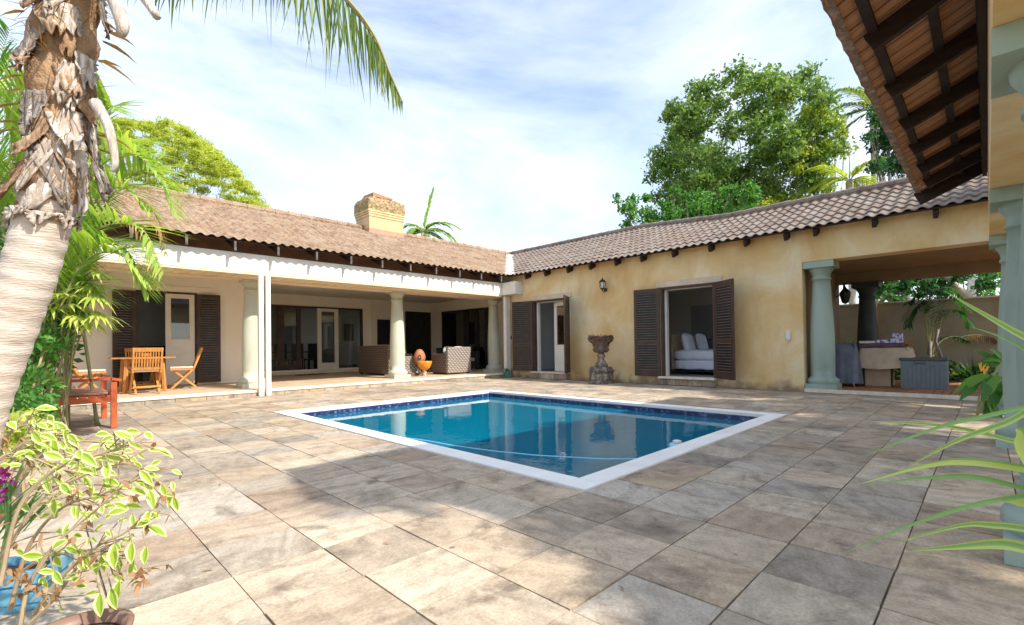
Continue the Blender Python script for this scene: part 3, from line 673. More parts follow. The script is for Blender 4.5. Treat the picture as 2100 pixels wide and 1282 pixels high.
# glazing in the side wall
g = MB(); X = XW-.02
def fv(ya, yb): g.box((X, ya, .13), (X+.08, yb, 2.49))
fv(gy0-.07, gy0); fv(gy1, gy1+.28); g.box((X, gy1+.28, 2.40), (X+.08, gy0-.07, 2.489))
for a, b in ((14.62, 14.9), (14.0, 14.22)): fv(a, b)
g.box((X, gy1+.28, .13), (X+.07, 14.0, .3)); g.box((X, 14.22, .13), (X+.07, 14.62, .3))
wf = g.build('window_frame', M['black'], V)
for a, b in ((gy1+.28, 14.0), (14.22, 14.62), (14.9, gy0-.07)): g = MB(); g.box((X+.03, a, .13), (X+.036, b, 2.4)); g.build('glass_pane', M['glass'], wf)
g = MB(); g.box((XW+1.9, gy1-1, 0), (XW+2.0, YV-.8, 3)); g.build('room_wall', M['white'], V)
# chimney
CHX0, CHX1, CHY0, CHY1 = 7.60, 8.86, 13.98, 14.86
g = MB(); g.box((CHX0, CHY0, 4.2), (CHX1, CHY1, 5.25)); ch = g.build('chimney', M['chim'], roof)
g = MB()
for i, (e_, za, zb_) in enumerate(((.018, 5.252, 5.33), (.034, 5.335, 5.40), (.05, 5.405, 5.47))): g.box((CHX0-e_, CHY0-e_, za), (CHX1+e_, CHY1+e_, zb_))
g.build('corbel_bands', M['chim'], ch)
g = MB(); e_ = .045
nx_, ny_ = 14, 9
def rough(p): return (p[0]+random.uniform(-.022, .022), p[1]+random.uniform(-.022, .022), p[2]+random.uniform(-.02, .02))
x0, x1, y0, y1, za, zt_ = CHX0-e_, CHX1+e_, CHY0-e_, CHY1+e_, 5.472, 5.90
rings = []
for i, (s, z) in enumerate(((0, za), (.012, za+.12), (.008, za+.24), (-.02, za+.35), (-.06, zt_-.0))):
    P = []
    for k in range(nx_): P.append((x0-s+(x1-x0+2*s)*k/nx_, y0-s, z))
    for k in range(ny_): P.append((x1+s, y0-s+(y1-y0+2*s)*k/ny_, z))
    for k in range(nx_): P.append((x1+s-(x1-x0+2*s)*k/nx_, y1+s, z))
    for k in range(ny_): P.append((x0-s, y1+s-(y1-y0+2*s)*k/ny_, z))
    rings.append(g.vs([rough(p) for p in P])); nn = len(P)
for a, b in zip(rings, rings[1:]):
    for k in range(nn): g.face((a+k, a+(k+1) % nn, b+(k+1) % nn, b+k))
g.face([rings[-1]+k for k in range(nn)]); g.build('mossy_top', M['chimtop'], ch)
g = MB(); g.hexa([(CHX0+.2, CHY0+.1, 5.94), (CHX1-.35, CHY0+.1, 5.95), (CHX1-.35, CHY1-.1, 5.95), (CHX0+.2, CHY1-.1, 5.96), (CHX0+.22, CHY0+.12, 6.08), (CHX1-.33, CHY0+.1, 6.0), (CHX1-.33, CHY1-.1, 6.0), (CHX0+.22, CHY1-.1, 6.1)]); g.build('flue_cap', M['terracotta'], ch)
g = MB(); g.box((CHX0-.012, CHY0-.012, 4.2), (CHX1+.012, CHY1, 4.86)); g.build('flashing', M['pinkflash'], ch)

# ================================================================== RIGHT: BEDROOM WING
Bd = empty('bedroom_wing', (12.5, 6, 0), label='ochre plastered house wing with brown shuttered doors, open porch and greyish tile roof', cat='house wing')
XQ1, XQ2, YH1, YH2 = 14.37, 13.25, 7.9, 4.9   # the ridge drops gently along a hip
fR = lambda s, t, h: (XE+t, s, ZE+PT*t+h)
g = MB()
roofstrip(g, -3.0, YH2, XQ2-XE, fR)
roofstrip(g, YH2, 15.2, XQ1-XE, fR, clip0=lambda t: YH2+max(0, t-(XQ2-XE))/(XQ1-XQ2)*(YH1-YH2), clip1=lambda t: YE+t)
roof2 = g.build('roof', M['tile_r'], Bd)
zq1, zq2 = ZE+PT*(XQ1-XE), ZE+PT*(XQ2-XE)
g = MB()
n = g.vs([(XQ2, -3, zq2+.02), (XQ2, YH2, zq2+.02), (2*XQ2-XE, YH2, ZE), (2*XQ2-XE, -3, ZE)]); g.face((n+3, n+2, n+1, n))
n = g.vs([(XQ2, YH2, zq2-.02), (XQ1, YH1, zq1-.02), (2*XQ2-XE, YH2, ZE)]); g.face((n, n+1, n+2))
n = g.vs([(XQ1, YH1, zq1+.02), (XQ1, YR, zq1+.02), (2*XQ1-XE, YR, ZE), (2*XQ2-XE, YH2, ZE)]); g.face((n+3, n+2, n+1, n))
g.build('rear_slope', M['tile_r'], roof2)
g = MB(); ridgecap(g, (XQ2, -3, zq2+.05), (XQ2, YH2, zq2+.05)); ridgecap(g, (XQ2, YH2, zq2+.05), (XQ1, YH1, zq1+.04)); ridgecap(g, (XQ1, YH1, zq1+.05), (XQ1, YR, zq1+.05))
g.build('ridge_cap', M['tile_r'], roof2)
g = MB(); n = g.vs([(XE+.06, -3, ZE+.012), (XE+.06, YE+.06, ZE+.012), (XQ1, YR, zq1-.02), (XQ1, YH1, zq1-.02), (XQ2, YH2, zq2-.02), (XQ2, -3, zq2-.02)])
g.face((n, n+1, n+2, n+3, n+4, n+5)); g.build('roof_underlay', M['tile_u'], Bd)
# valley flashing between the wings
g = MB(); wv = .20
def vl(t, s): return (XE+t+s, YE+t-s, ZE+PT*(t+abs(s)*.2)+.085)
nv = 16; ids = []
for i in range(nv+1):
    t = -.05+(YR-YE+.05)*i/nv; wd = wv+.03*math.sin(i*2.3)
    ids.append(g.vs([vl(t, -wd), vl(t, 0), vl(t, wd)]))
for a, b in zip(ids, ids[1:]):
    g.face((a, a+1, b+1, b)); g.face((a+1, a+2, b+2, b+1))
g.build('valley_flashing', M['flash'], roof2)
# rafter tails
tl = [9.35, 8.50, 7.72, 6.90, 6.14, 5.30, 4.42, 3.66, 2.88, 2.36, 1.43, .59, -.2]+[10.15]
for yy in tl:
    g = MB(); g.bar((XE+.0+.08, yy, ZE-.075), (XR+.05, yy, ZE-.085+PT*.30), .065, .14); g.build('rafter', M['rafter'], Bd)
g = MB()
for t in (.07, .25): g.bar((XE+t, -3, ZE+PT*t-.002), (XE+t, YE+t-.05, ZE+PT*t-.002), .04, .03)
g.build('battens', M['rafter'], Bd)
# valley rafter
# facade
WT = .25
D1a, D1b, D2a, D2b = 8.64, 10.06, 4.42, 5.76
D1b2 = D1b
g = MB(); HT = 3.345
g.box((XR, 2.65, -.02), (XR+WT, D2a, HT)); g.box((XR, D2b, -.02), (XR+WT, D1a, HT)); g.box((XR, D1b, -.02), (XR+WT, YD+.02, HT))
for a, b in ((D2a, D2b), (D1a, D1b)): g.box((XR, a, 2.40), (XR+WT, b, HT)); g.box((XR, a, -.02), (XR+WT, b, .16))
g.box((XR, -3, 2.62), (XR+.42, 2.65, HT))
g.build('wall', M['ochre'], Bd)
# lintels, sills and steps
M['stone'] = mat('pale_stone_surround', (.66, .54, .42), (.56, .44, .33), 3, .85, .2, 30)
for a, b in ((D2a-.18, D2b+.10), (D1a-.10, D1b+.08)): g = MB(); g.box((XR-.022, a, 2.405), (XR-.002, b, 2.54)); g.build('lintel', M['stone'], Bd, bevel=.004)
g = MB(); g.box((XR-.16, D2a-.02, .155), (XR+.22, D2b+.03, .20)); g.build('door_sill', M['nosing'], Bd, bevel=.006)
g = MB(); g.box((XR-.20, D1a-.01, .165), (XR+.22, D1b+.0, .20)); g.build('door_sill', M['nosing'], Bd, bevel=.006)
g = MB()
g.box((XR-.19, D1a-.0, .001), (XR-.001, D1a+.46, .163)); g.box((XR-.19, D1a+.47, .001), (XR-.001, D1a+.98, .163)); g.box((XR-.19, D1a+.99, .001), (XR-.001, D1b+.02, .163)); g.build('door_step', M['slab'], Bd, bevel=.006); g = MB()
yy = D2a
while yy < D2b-.1: g.box((XR-.10, yy+.004, .001), (XR-.001, min(yy+.31, D2b+.0)-.004, .153)); yy += .31
g.build('door_step', M['slab'], Bd, bevel=.006)
for a, b, mw in ((D2a, D2b, .05), (D1a, D1b, .05)):
    g = MB(); g.box((XR-.012, a-.0, .201), (XR+.11, a+mw, 2.399)); g.box((XR-.012, b-mw, .201), (XR+.11, b, 2.399)); g.box((XR-.012, a+mw, 2.35), (XR+.11, b-mw, 2.398))
    f_ = g.build('door_frame', M['shutter'], Bd)
    g = MB(); g.box((XR+.113, a+.003, .202), (XR+.22, a+mw+.05, 2.33)); g.box((XR+.113, b-mw-.05, .202), (XR+.22, b-.003, 2.33)); g.box((XR+.113, a+.003, 2.331), (XR+.22, b-.003, 2.399)); g.build('inner_frame', M['white'], f_)
shutter(Bd, (XR-.03, D1b), (XR-.25, D1b+.68), .21, 2.40)
shutter(Bd, (XR-.03, D1a-.02), (XR-.66, D1a-.34), .21, 2.40)
shutter(Bd, (XR-.03, D2b+.01), (XR-.15, D2b+.66), .20, 2.39)
shutter(Bd, (XR-.03, D2a-.01), (XR-.44, D2a-.575), .20, 2.39)
# white leaf opened inwards in the first doorway
paneldoor(Bd, (XR+.23, D1a+.08), (XR+.34, D1a+.84), .205, 2.32, 1.02, st=.12)
# rooms
def room(x0, x1, y0, y1, z0, z1, m, fm, wy):
    g = MB(); th = .08
    g.box((x1, y0-th, z0-.2), (x1+th, y0+.15, z1)); g.box((x1, wy, z0-.2), (x1+th, y1+th, z1)); g.box((x1, y0+.151, z0-.2), (x1+th, wy-.001, z0+.6)); g.box((x1, y0+.151, z1-.25), (x1+th, wy-.001, z1)); g.box((x0, y0-th, z0-.2), (x1-.001, y0, z1)); g.box((x0, y1, z0-.2), (x1-.001, y1+th, z1)); g.box((x0, y0-th, z1+.001), (x1+th, y1+th, z1+.08))  # unseen back-wall opening added to bring daylight into the room
    g.build('room_wall', m, Bd)
    g = MB(); g.box((x0-.03, y0+.001, .1), (x1-.001, y1-.001, z0)); g.build('room_floor', fm, Bd)
M['bluegrey'] = mat('pale_grey_room_wall', (.68, .71, .75), (.62, .65, .69), 1, .9, 0)
room(XR+WT+.002, 15.0, 2.95, 7.6, .17, 2.75, M['cushion'], M['carpet'], 5.5)
room(XR+WT+.002, 13.3, 8.3, 11.0, .17, 2.6, M['bluegrey'], M['carpet'], 10.0)
# white wardrobe doors at the bedroom's back
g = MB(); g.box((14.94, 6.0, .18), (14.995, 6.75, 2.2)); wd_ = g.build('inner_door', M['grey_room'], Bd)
g = MB(); g.box((14.90, 6.08, 1.1), (14.938, 6.18, 1.13)); g.build('handle', M['black'], wd_)
# porch
ZP = .055
g = MB(); x_ = XR-.02
yy = -3
while yy < 2.6:
    xx = XR+.06
    while xx < 14.6: g.box((xx+.004, yy+.004, -.02), (xx+.236, yy+.116, ZP+random.uniform(-.001, .001))); xx += .24
    yy += .12
g.build('porch_floor', M['brickfloor'], Bd)
g = MB(); g.box((XR-.04, -3, -.01), (XR+.055, 2.64, ZP+.004)); g.build('porch_nosing', M['nosing'], Bd, bevel=.004)
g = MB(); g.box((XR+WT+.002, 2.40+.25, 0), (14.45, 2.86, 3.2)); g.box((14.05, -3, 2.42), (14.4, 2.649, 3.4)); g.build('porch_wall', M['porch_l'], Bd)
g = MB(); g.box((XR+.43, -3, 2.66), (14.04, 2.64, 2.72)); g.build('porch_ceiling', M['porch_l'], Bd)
for cx, cy, mname in ((XR+.27, 2.375, 'green_r'), (XR+.27, -.36, 'green_r'), (14.22, 2.05, 'green_shade')):
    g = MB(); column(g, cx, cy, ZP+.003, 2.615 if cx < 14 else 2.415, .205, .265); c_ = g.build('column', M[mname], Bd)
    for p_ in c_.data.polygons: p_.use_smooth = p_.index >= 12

# ================================================================== THIRD WING: COLONNADE
K = empty('colonnade_wing', (6, -.4, 0), label='near colonnade with sage green columns and an open-raftered clay tile overhang', cat='house wing')
KX0, KX1, KYE, KZE = 2.3, 9.45, .68, 3.25; KP = .45
for cx in (3.31, 6.55, 9.35):
    g = MB(); column(g, cx, -.30, .002, 2.40, .2, .265); c_ = g.build('column', M['green_r'], K)
    for p_ in c_.data.polygons: p_.use_smooth = p_.index >= 12
g = MB(); g.box((KX0+.3, -.56, 2.402), (9.62, -.04, 3.38)); g.build('wall', M['ochre'], K)
fK = lambda s, t, h: (s, KYE-t, KZE+PT*t+h)
g = MB(); roofstrip(g, KX0, KX1, 1.6, fK); kr = g.build('roof', M['tile_r'], K)
# tile undersides seen between the battens
g = MB()
xx = KX0
while xx < KX1-.1:
    n = g.vs([(xx, KYE+.035, KZE-.012), (xx+TILE-.012, KYE+.035, KZE-.012), (xx+TILE-.012, KYE-1.6, KZE+PT*1.6), (xx, KYE-1.6, KZE+PT*1.6)])
    m_ = g.vs([(xx+TILE*.3, KYE+.035, KZE-.035), (xx+TILE*.3, KYE-1.6, KZE+PT*1.6-.023)])
    g.face((n, m_, m_+1, n+3)); g.face((m_, n+1, n+2, m_+1)); xx += TILE
g.build('tile_underside', M['tile_u'], kr)
g = MB(); 
nn_ = 90; ids = []
for i in range(nn_+1):
    x_ = KX0+(KX1-KX0)*i/nn_; j_ = lambda a=.008: random.uniform(-a, a)
    ids.append(g.vs([(x_, KYE-.01, KZE-.03+j_()), (x_, KYE+.055+j_(), KZE-.025+j_()), (x_, KYE+.07+j_(), KZE+.03+j_()), (x_, KYE+.045+j_(), KZE+.10+j_()), (x_, KYE-.05, KZE+.115+j_())]))
for a, b in zip(ids, ids[1:]):
    for k in range(4): g.face((a+k, a+k+1, b+k+1, b+k))
g.build('eave_edge', M['edge'], kr)
g = MB(); g.box((KX0, -.035, 3.385), (KX1, .02, 3.60)); g.box((KX0, -.035, 3.30), (KX1, .01, 3.383)); g.build('wall_plate', M['rafter'], K)
rx = [2.55, 3.42, 4.34, 5.30, 6.24, 7.12, 7.98, 8.78]
for xx in rx:
    g = MB(); g.bar((xx, KYE-.1, KZE-.075+PT*.1-.04), (xx, KYE-1.6, KZE-.075+PT*1.6-.04), .055, .14); g.build('rafter', M['rafter'], K)
g = MB(); g.bar((KX1-.03, KYE+.04, KZE-.12), (KX1-.03, KYE-1.6, KZE-.12+PT*1.6), .05, .2); g.build('barge_board', M['rafter'], K)
g = MB(); g.bar((KX0+.03, KYE+.04, KZE-.12), (KX0+.03, KYE-1.6, KZE-.12+PT*1.6), .05, .2); g.build('barge_board', M['rafter'], K)
g = MB()
for t in (.13, .44, .74, 1.1): g.bar((KX0, KYE-t, KZE+PT*t-.052), (KX1, KYE-t, KZE+PT*t-.052), .06, .04)
g.build('battens', M['rafter'], K)

# garden wall beyond the porch
W_ = empty('garden_wall', (16.5, 1, 0), label='tan plastered garden wall with pale coping beyond the open porch', cat='garden wall')
g = MB(); g.box((16.5, -6, -.02), (16.7, 2.15, 2.03)); g.box((16.42, 2.15, -.02), (16.72, 2.35, 2.05)); g.box((16.5, 2.35, -.02), (16.7, 6, 2.03)); g.build('wall', M['gardenwall'], W_)
g = MB(); g.box((16.47, -6, 2.031), (16.73, 6, 2.07)); g.build('coping', M['nosing'], W_)
g = MB(); g.box((14.9, -6, -.02), (16.5, 6, .06)); tag(g.build('planting_soil', M['soil']), kind='structure')
# ================================================================== OBJECTS
def smooth_all(o):
    o.data.polygons.foreach_set('use_smooth', [True]*len(o.data.polygons))
# wall lantern
ly, lz = 7.36, 2.62
t = empty('wall_lantern', (XR, ly, lz), label='dark bronze wall lantern with clear glass mounted on the ochre wall above the urn', cat='wall lantern')
lx = XR-.17
g = MB(); g.tube([(XR-.001, ly, lz-.12), (XR-.025, ly, lz-.12)], .05, 14); g.tube([(XR-.02, ly, lz-.12), (XR-.08, ly, lz-.19), (XR-.15, ly, lz-.17), (lx, ly, lz-.11)], .011, 8); g.build('bracket', M['metal'], t, smooth=True)
g = MB(); g.lathe([(.0, .21), (.012, .20), (.012, .17), (.03, .15), (.06, .13), (.095, .085), (.10, .075), (.0, .08)], (lx, ly, lz), 6); g.build('roof_cap', M['metal'], t)
g = MB(); g.lathe([(.075, .075), (.082, .0), (.055, -.09), (.05, -.1)], (lx, ly, lz), 6); g.build('glass_shade', mat('frosted_lantern_glass', (.62, .58, .48), (.5, .46, .38), 9, .25, 0), t)
g = MB()
for k in range(6):
    a = math.pi/3*k; c_, s_ = math.cos(a), math.sin(a); g.tube([(lx+.1*c_*.82, ly+.1*s_*.82, lz+.075), (lx+.086*c_, ly+.086*s_, lz), (lx+.058*c_, ly+.058*s_, lz-.09)], .006, 5)
g.lathe([(.062, -.085), (.065, -.1), (.03, -.12), (.012, -.15), (.0, -.17)], (lx, ly, lz), 12); g.build('cage', M['metal'], t)
# sensor box
t = empty('alarm_sensor', (XR, 2.93, 1.17), label='small off-white sensor box on the ochre wall beside the porch column', cat='wall sensor')
g = MB(); g.box((XR-.05, 2.875, 1.05), (XR-.001, 2.965, 1.24)); g.build('housing', M['plastic'], t, bevel=.018)
g = MB(); g.tube([(XR-.045, 2.92, 1.05), (XR-.045, 2.92, 1.03)], .03, 12); g.build('lens', M['cushion'], t)
t = empty('gate_switch', (XR, 10.72, 1.25)); tag(t, 'tiny dark switch plate on the ochre wall left of the first shutter', 'switch plate')
yy = dx(1044, YD-.3, 680)
g = MB(); g.box((XR-.02, 11.02, 1.22), (XR-.001, 11.07, 1.33)); g.build('plate', M['black'], t, bevel=.004)
g = MB(); g.box((XR-.026, 11.035, 1.25), (XR-.021, 11.055, 1.29)); g.build('button', M['metal'], t)

# urn
ux, uy = 10.42, 7.13
t = empty('garden_urn', (ux, uy, 0), label='large weathered stone urn on a stacked pedestal against the ochre wall', cat='urn')
g = MB(); q = .285
def octo(g, r, z0, z1, r2=None, cut=.62):
    r2 = r2 or r; P = []
    for rr, z in ((r, z0), (r2, z1)):
        P.append([(ux+sx*a*rr, uy+sy*b*rr, z) for sx, sy, a, b in ((-1, -1, 1, cut), (-1, -1, cut, 1), (1, -1, cut, 1), (1, -1, 1, cut), (1, 1, 1, cut), (1, 1, cut, 1), (-1, 1, cut, 1), (-1, 1, 1, cut))])
    a = g.vs(P[0]); b = g.vs(P[1])
    for k in range(8): g.face((a+k, a+(k+1) % 8, b+(k+1) % 8, b+k))
    g.face([b+k for k in range(8)]); g.face([a+k for k in range(8)][::-1])
octo(g, .29, .001, .07); octo(g, .262, .07, .30); octo(g, .262, .30, .315, .29); octo(g, .29, .315, .345); octo(g, .27, .346, .40, .25); octo(g, .25, .40, .43)
g.build('pedestal', M['concrete'], t, bevel=.012)
g = MB(); g.lathe([(.17, .43), (.175, .47), (.155, .50), (.12, .55), (.085, .62), (.075, .66), (.10, .68), (.105, .72), (.09, .76), (.07, .80)], (ux, uy, 0), 28); g.build('stem', M['concrete'], t, smooth=True)
g = MB(); g.lathe([(.06, .79), (.14, .80), (.19, .83), (.205, .87), (.19, .92), (.165, .96), (.165, 1.02), (.18, 1.08), (.21, 1.12)], (ux, uy, 0), 96, flute=.035, nfl=24); g.build('bowl', M['rusty_urn'], t, smooth=True)
g = MB(); g.lathe([(.205, 1.11), (.235, 1.125), (.26, 1.16), (.285, 1.19), (.31, 1.21), (.315, 1.235), (.29, 1.24), (.26, 1.22), (.20, 1.15), (.0, 1.10)], (ux, uy, 0), 72, flute=.028, nfl=14); g.build('rim', M['rusty_urn'], t, smooth=True)
for a in (2.55, 5.7):                       # leaf-shaped handles
    g = MB(); c_, s_ = math.cos(a), math.sin(a)
    pts = [(.30, 1.22), (.33, 1.17), (.29, 1.10), (.23, 1.06), (.20, 1.00), (.215, .95)]
    g.tube([(ux+r*c_, uy+r*s_, z) for r, z in pts], [.03, .038, .034, .03, .026, .012], 9)
    g.tube([(ux+.27*c_-.05*s_, uy+.27*s_+.05*c_, 1.25), (ux+.31*c_, uy+.31*s_, 1.225), (ux+.27*c_+.05*s_, uy+.27*s_-.05*c_, 1.25)], [.012, .03, .012], 7)
    g.build('handle', M['rusty_urn'], t, smooth=True)
g = MB()
for k in range(14):
    a = random.uniform(0, 6.28); g.blade((ux+.22*math.cos(a), uy+.22*math.sin(a), 1.2), (math.cos(a)*.5, math.sin(a)*.5, 1), .12, .03, 1.2, 2)
g.build('dry_plant', M['lf_dry'], t)

# small teal pot at the corner
def pot(name, loc, prof, m, label, cat, soil_z, soil_r, group=None):
    t = empty(name, loc, label=label, cat=cat, group=group); g = MB(); g.lathe(prof, loc, 28); g.build('pot_body', M[m], t, smooth=True)
    g = MB(); g.lathe([(soil_r, soil_z), (0, soil_z+.005)], loc, 20); g.build('soil', M['soil'], t); return t
px_, py_ = 10.62, 10.83
pot('plant_pot', (px_, py_, 0), [(0, .001), (.085, .001), (.10, .06), (.115, .17), (.125, .175), (.125, .195), (.105, .195), (.10, .17)], 'tealpot', 'small teal glazed pot standing in the corner where both wings meet', 'plant pot', .175, .1)
t = empty('succulent', (px_, py_, .176), label='small bright green plant growing in the teal corner pot', cat='potted plant')
g = MB()
for k in range(30):
    a = random.uniform(0, 6.28); g.blade((px_+.03*math.cos(a), py_+.03*math.sin(a), .17), (math.cos(a)*random.uniform(.2, 1.1), math.sin(a)*random.uniform(.2, 1.1), 1), random.uniform(.08, .2), .05, .5, 3)
g.build('leaves', M['lf_mid'], t)
g = MB(); g.tube([(px_, py_, .17), (px_, py_, .24)], .014, 7); g.build('stem', M['stem'], t)

# fire bowl with clay oven behind
fx, fy = 8.36, 12.1; fz = .122
t = empty('fire_bowl', (fx, fy, fz), label='orange glazed bowl on a small legged stand next to the middle sage column', cat='fire bowl')
g = MB(); g.lathe([(0, .19), (.08, .195), (.15, .24), (.19, .31), (.215, .40), (.225, .45), (.215, .455), (.18, .36), (.1, .27), (0, .25)], (fx, fy, fz), 32); g.build('bowl', M['orange'], t, smooth=True)
for k in range(3):
    a = .5+2.09*k; g = MB(); g.tube([(fx+.04*math.cos(a), fy+.04*math.sin(a), fz+.19), (fx+.10*math.cos(a), fy+.10*math.sin(a), fz+.08), (fx+.17*math.cos(a), fy+.17*math.sin(a), fz+.002)], .012, 7); g.build('leg', M['orange'], t)
g = MB(); g.tube([(fx, fy, fz+.002), (fx, fy, fz+.19)], [.045, .03], 10); g.build('pedestal', M['plastic'], t)
ox, oy = 8.62, 12.75
t = empty('clay_chiminea', (ox, oy, fz), label='terracotta egg-shaped chiminea with dark opening behind the orange bowl', cat='chiminea')
g = MB(); g.lathe([(.07, .36), (.14, .40), (.185, .50), (.19, .58), (.16, .68), (.12, .75), (.075, .80), (.03, .815), (0, .815)], (ox, oy, fz), 28); g.build('body', M['terracotta'], t, smooth=True)
g = MB(); g.lathe([(.16, 0.002), (.16, .02), (.04, .05), (.035, .30), (.10, .36)], (ox, oy, fz), 20); g.build('stand', M['metal'], t, smooth=True)
dv = Vector((-ox, -oy, 0)).normalized(); sv = dv.cross(Vector((0, 0, 1)))
g = MB(); ring = [Vector((ox, oy, fz+.56))+dv*.186+sv*(.055*math.cos(a))+Vector((0, 0, .075*math.sin(a))) for a in [2*math.pi*k/16 for k in range(16)]]
n = g.vs(ring); g.face(range(n, n+16)); g.build('opening', M['black'], t)

# wicker seating
def sofa(name, x0, x1, y0, y1, back, label, cat, mb, ms, arms=True, h=.92, ah=.68, cush=('cushion',), z=.122, group=None):
    """box-framed wicker seat; back = side carrying the backrest ('x0','y0'...)"""
    t = empty(name, ((x0+x1)/2, (y0+y1)/2, z), label=label, cat=cat, group=group)
    th = .13
    S = {'x0': ((x0, y0), (x0+th, y1)), 'x1': ((x1-th, y0), (x1, y1)), 'y0': ((x0, y0), (x1, y0+th)), 'y1': ((x0, y1-th), (x1, y1))}
    (a, b) = S[back]
    g = MB(); g.box((*a, z+.04), (*b, z+h)); g.build('backrest', M[mb], t, bevel=.03)
    for s in (('y0', 'y1') if back[0] == 'x' else ('x0', 'x1')):
        (c_, d_) = S[s]; c_, d_ = list(c_), list(d_)
        i = 0 if back[0] == 'x' else 1
        if back[1] == '0': c_[i] += th+.003
        else: d_[i] -= th+.003
        g = MB(); g.box((*c_, z+.04), (*d_, z+ah)); g.build('armrest', M[ms], t, bevel=.03)
    g = MB(); g.box((x0+th+.003, y0+th+.003, z+.04), (x1-th-.003, y1-th-.003, z+.32)); g.build('seat_base', M[ms], t)
    g = MB(); g.box((x0+th+.01, y0+th+.01, z+.322), (x1-th-.01, y1-th-.01, z+.45)); g.build('seat_cushion', M['cushion'], t, bevel=.03)
    for cx, cy in ((x0+.08, y0+.08), (x1-.08, y0+.08), (x0+.08, y1-.08), (x1-.08, y1-.08)):
        g = MB(); g.box((cx-.03, cy-.03, z+.001), (cx+.03, cy+.03, z+.04)); g.build('foot', M['black'], t)
    return t
sofa('wicker_sofa', 7.72, 8.6, 13.1, 15.05, 'x0', 'long brown wicker sofa seen from behind, left of the middle sage column', 'sofa', 'wick_b', 'wick_b', h=.95)
sofa('wicker_armchair', 9.17, 10.12, 12.0, 12.9, 'y0', 'pale woven wicker armchair with its back to the pool, right of the orange bowl', 'armchair', 'wick_l', 'wick_b', h=.87, ah=.66)
sofa('wicker_armchair', 8.05, 8.75, 12.95, 13.08+.5, 'y0', 'low pale wicker seat half hidden behind the middle sage column', 'armchair', 'wick_l', 'wick_l', h=.60, ah=.5)
sofa('wicker_sofa', 10.6, 12.0, 13.7, 14.6, 'y1', 'dark wicker sofa with pale cushions below the black framed side windows', 'sofa', 'wick_d', 'wick_d', h=.85, ah=.7)
def cushion(c, r, h, m, label, rz=0, tilt=0, group='scatter cushions on the veranda seating'):
    bm_ = MB(); n = 10; 
    t = bpy.data.objects.new('tmp', None)
    V_ = []
    for s in (-1, 1):
        for i in range(n+1):
            for j in range(n+1):
                u, v = i/n*2-1, j/n*2-1
                th = h*max(0, (1-u**4)*(1-v**4))**.5*.5
                k = 1-.06*(u*u*v*v)*2
                V_.append((u*r*k, s*th, v*r*k))
    bm_.vs(V_)
    for s in (0, 1):
        o_ = s*(n+1)**2
        for i in range(n):
            for j in range(n):
                a = o_+i*(n+1)+j; bm_.face((a, a+1, a+n+2, a+n+1) if s else (a, a+n+1, a+n+2, a+1))
    bpy.data.objects.remove(t)
    o = bm_.build('cushion', M[m], local=True, smooth=True); o.location = c; o.rotation_euler = (tilt, 0, rz); return tag(o, label, 'cushion', group)
cushion((9.42, 12.30, .78), .21, .16, 'teal_c', 'teal patterned cushion at the left end of the pale wicker armchair', .2, -.3)
cushion((9.85, 12.30, .80), .22, .16, 'cushion', 'white and black cushion resting on the pale wicker armchair', -.1, -.3)
cushion((10.95, 14.25, .80), .24, .16, 'cushion', 'pale cushion on the left of the dark wicker sofa', .1, -.3)
cushion((11.5, 14.25, .80), .24, .16, 'linen', 'light blue cushion on the right of the dark wicker sofa', -.1, -.3)
cushion((8.35, 13.35, .82), .2, .15, 'cushion', 'white cushion standing up behind the middle sage column', .3, -.2)

# bistro set
def folding_chair(x, y, z, rz, label, sc=1.0):
    t = empty('folding_chair', (x, y, z), rz, label=label, cat='garden chair', group='teak folding chairs round the veranda table')
    W = .23      # half width; front is +x
    for s in (-1, 1):
        y_ = s*W
        g = MB(); g.bar((.24, y_, .0), (-.20, y_, .46), .032, .04, up=(1, 0, 0)); g.bar((-.19, y_, .44), (-.36, y_, .92), .032, .04, up=(1, 0, 0)); g.build('back_leg', M['teak'], t, local=True)
        y_ = s*(W-.04)
        g = MB(); g.bar((-.28, y_, .0), (.2, y_, .45), .03, .04, up=(1, 0, 0)); g.build('front_leg', M['teak'], t, local=True)
        g = MB(); g.bar((-.2, s*W, .445), (.24, s*W, .445), .03, .03); g.build('seat_rail', M['teak'], t, local=True)
    for q_ in ((-.2, .15), (.16, .12)): g = MB(); g.bar((q_[0], -W, q_[1]), (q_[0], W, q_[1]), .02, .035); g.build('stretcher', M['teak'], t, local=True)
    g = MB()
    for k in range(8): xx = -.19+k*.058; g.box((xx, -W+.016, .452), (xx+.045, W-.016, .468))
    g.build('seat', M['teak'], t, local=True)
    g = MB(); g.bar((-.345, -W-.02, .90), (-.345, W+.02, .90), .03, .075, up=(-.33, 0, .94)); g.bar((-.21, -W, .52), (-.21, W, .52), .022, .04, up=(-.33, 0, .94))
    for k in range(9): yy = -W+.05+k*(2*W-.1)/8; g.bar((-.215, yy, .53), (-.335, yy, .875), .022, .014, up=(1, 0, .33))
    g.build('backrest', M['teak'], t, local=True)
    g = MB(); g.box((-.19, -W+.02, .469), (.25, W-.02, .51)); g.build('seat_pad', M['stripe'], t, local=True, bevel=.015)
    return t
tx, ty, tz = 1.66, 13.0, .123
folding_chair(1.62, 12.32, tz, R_(90), 'teak folding chair with its slatted back to the pool, in front of the table')
folding_chair(2.42, 13.15, tz, R_(172), 'teak folding chair with cream pad turned sideways, on the right of the table')
folding_chair(1.72, 13.75, tz, R_(-90), 'teak folding chair half hidden behind the table')
folding_chair(.78, 13.1, tz, R_(5), 'teak folding chair on the left of the table, behind the red bench')
t = empty('garden_table', (tx, ty, tz), label='octagonal teak garden table between the folding chairs on the veranda', cat='table')
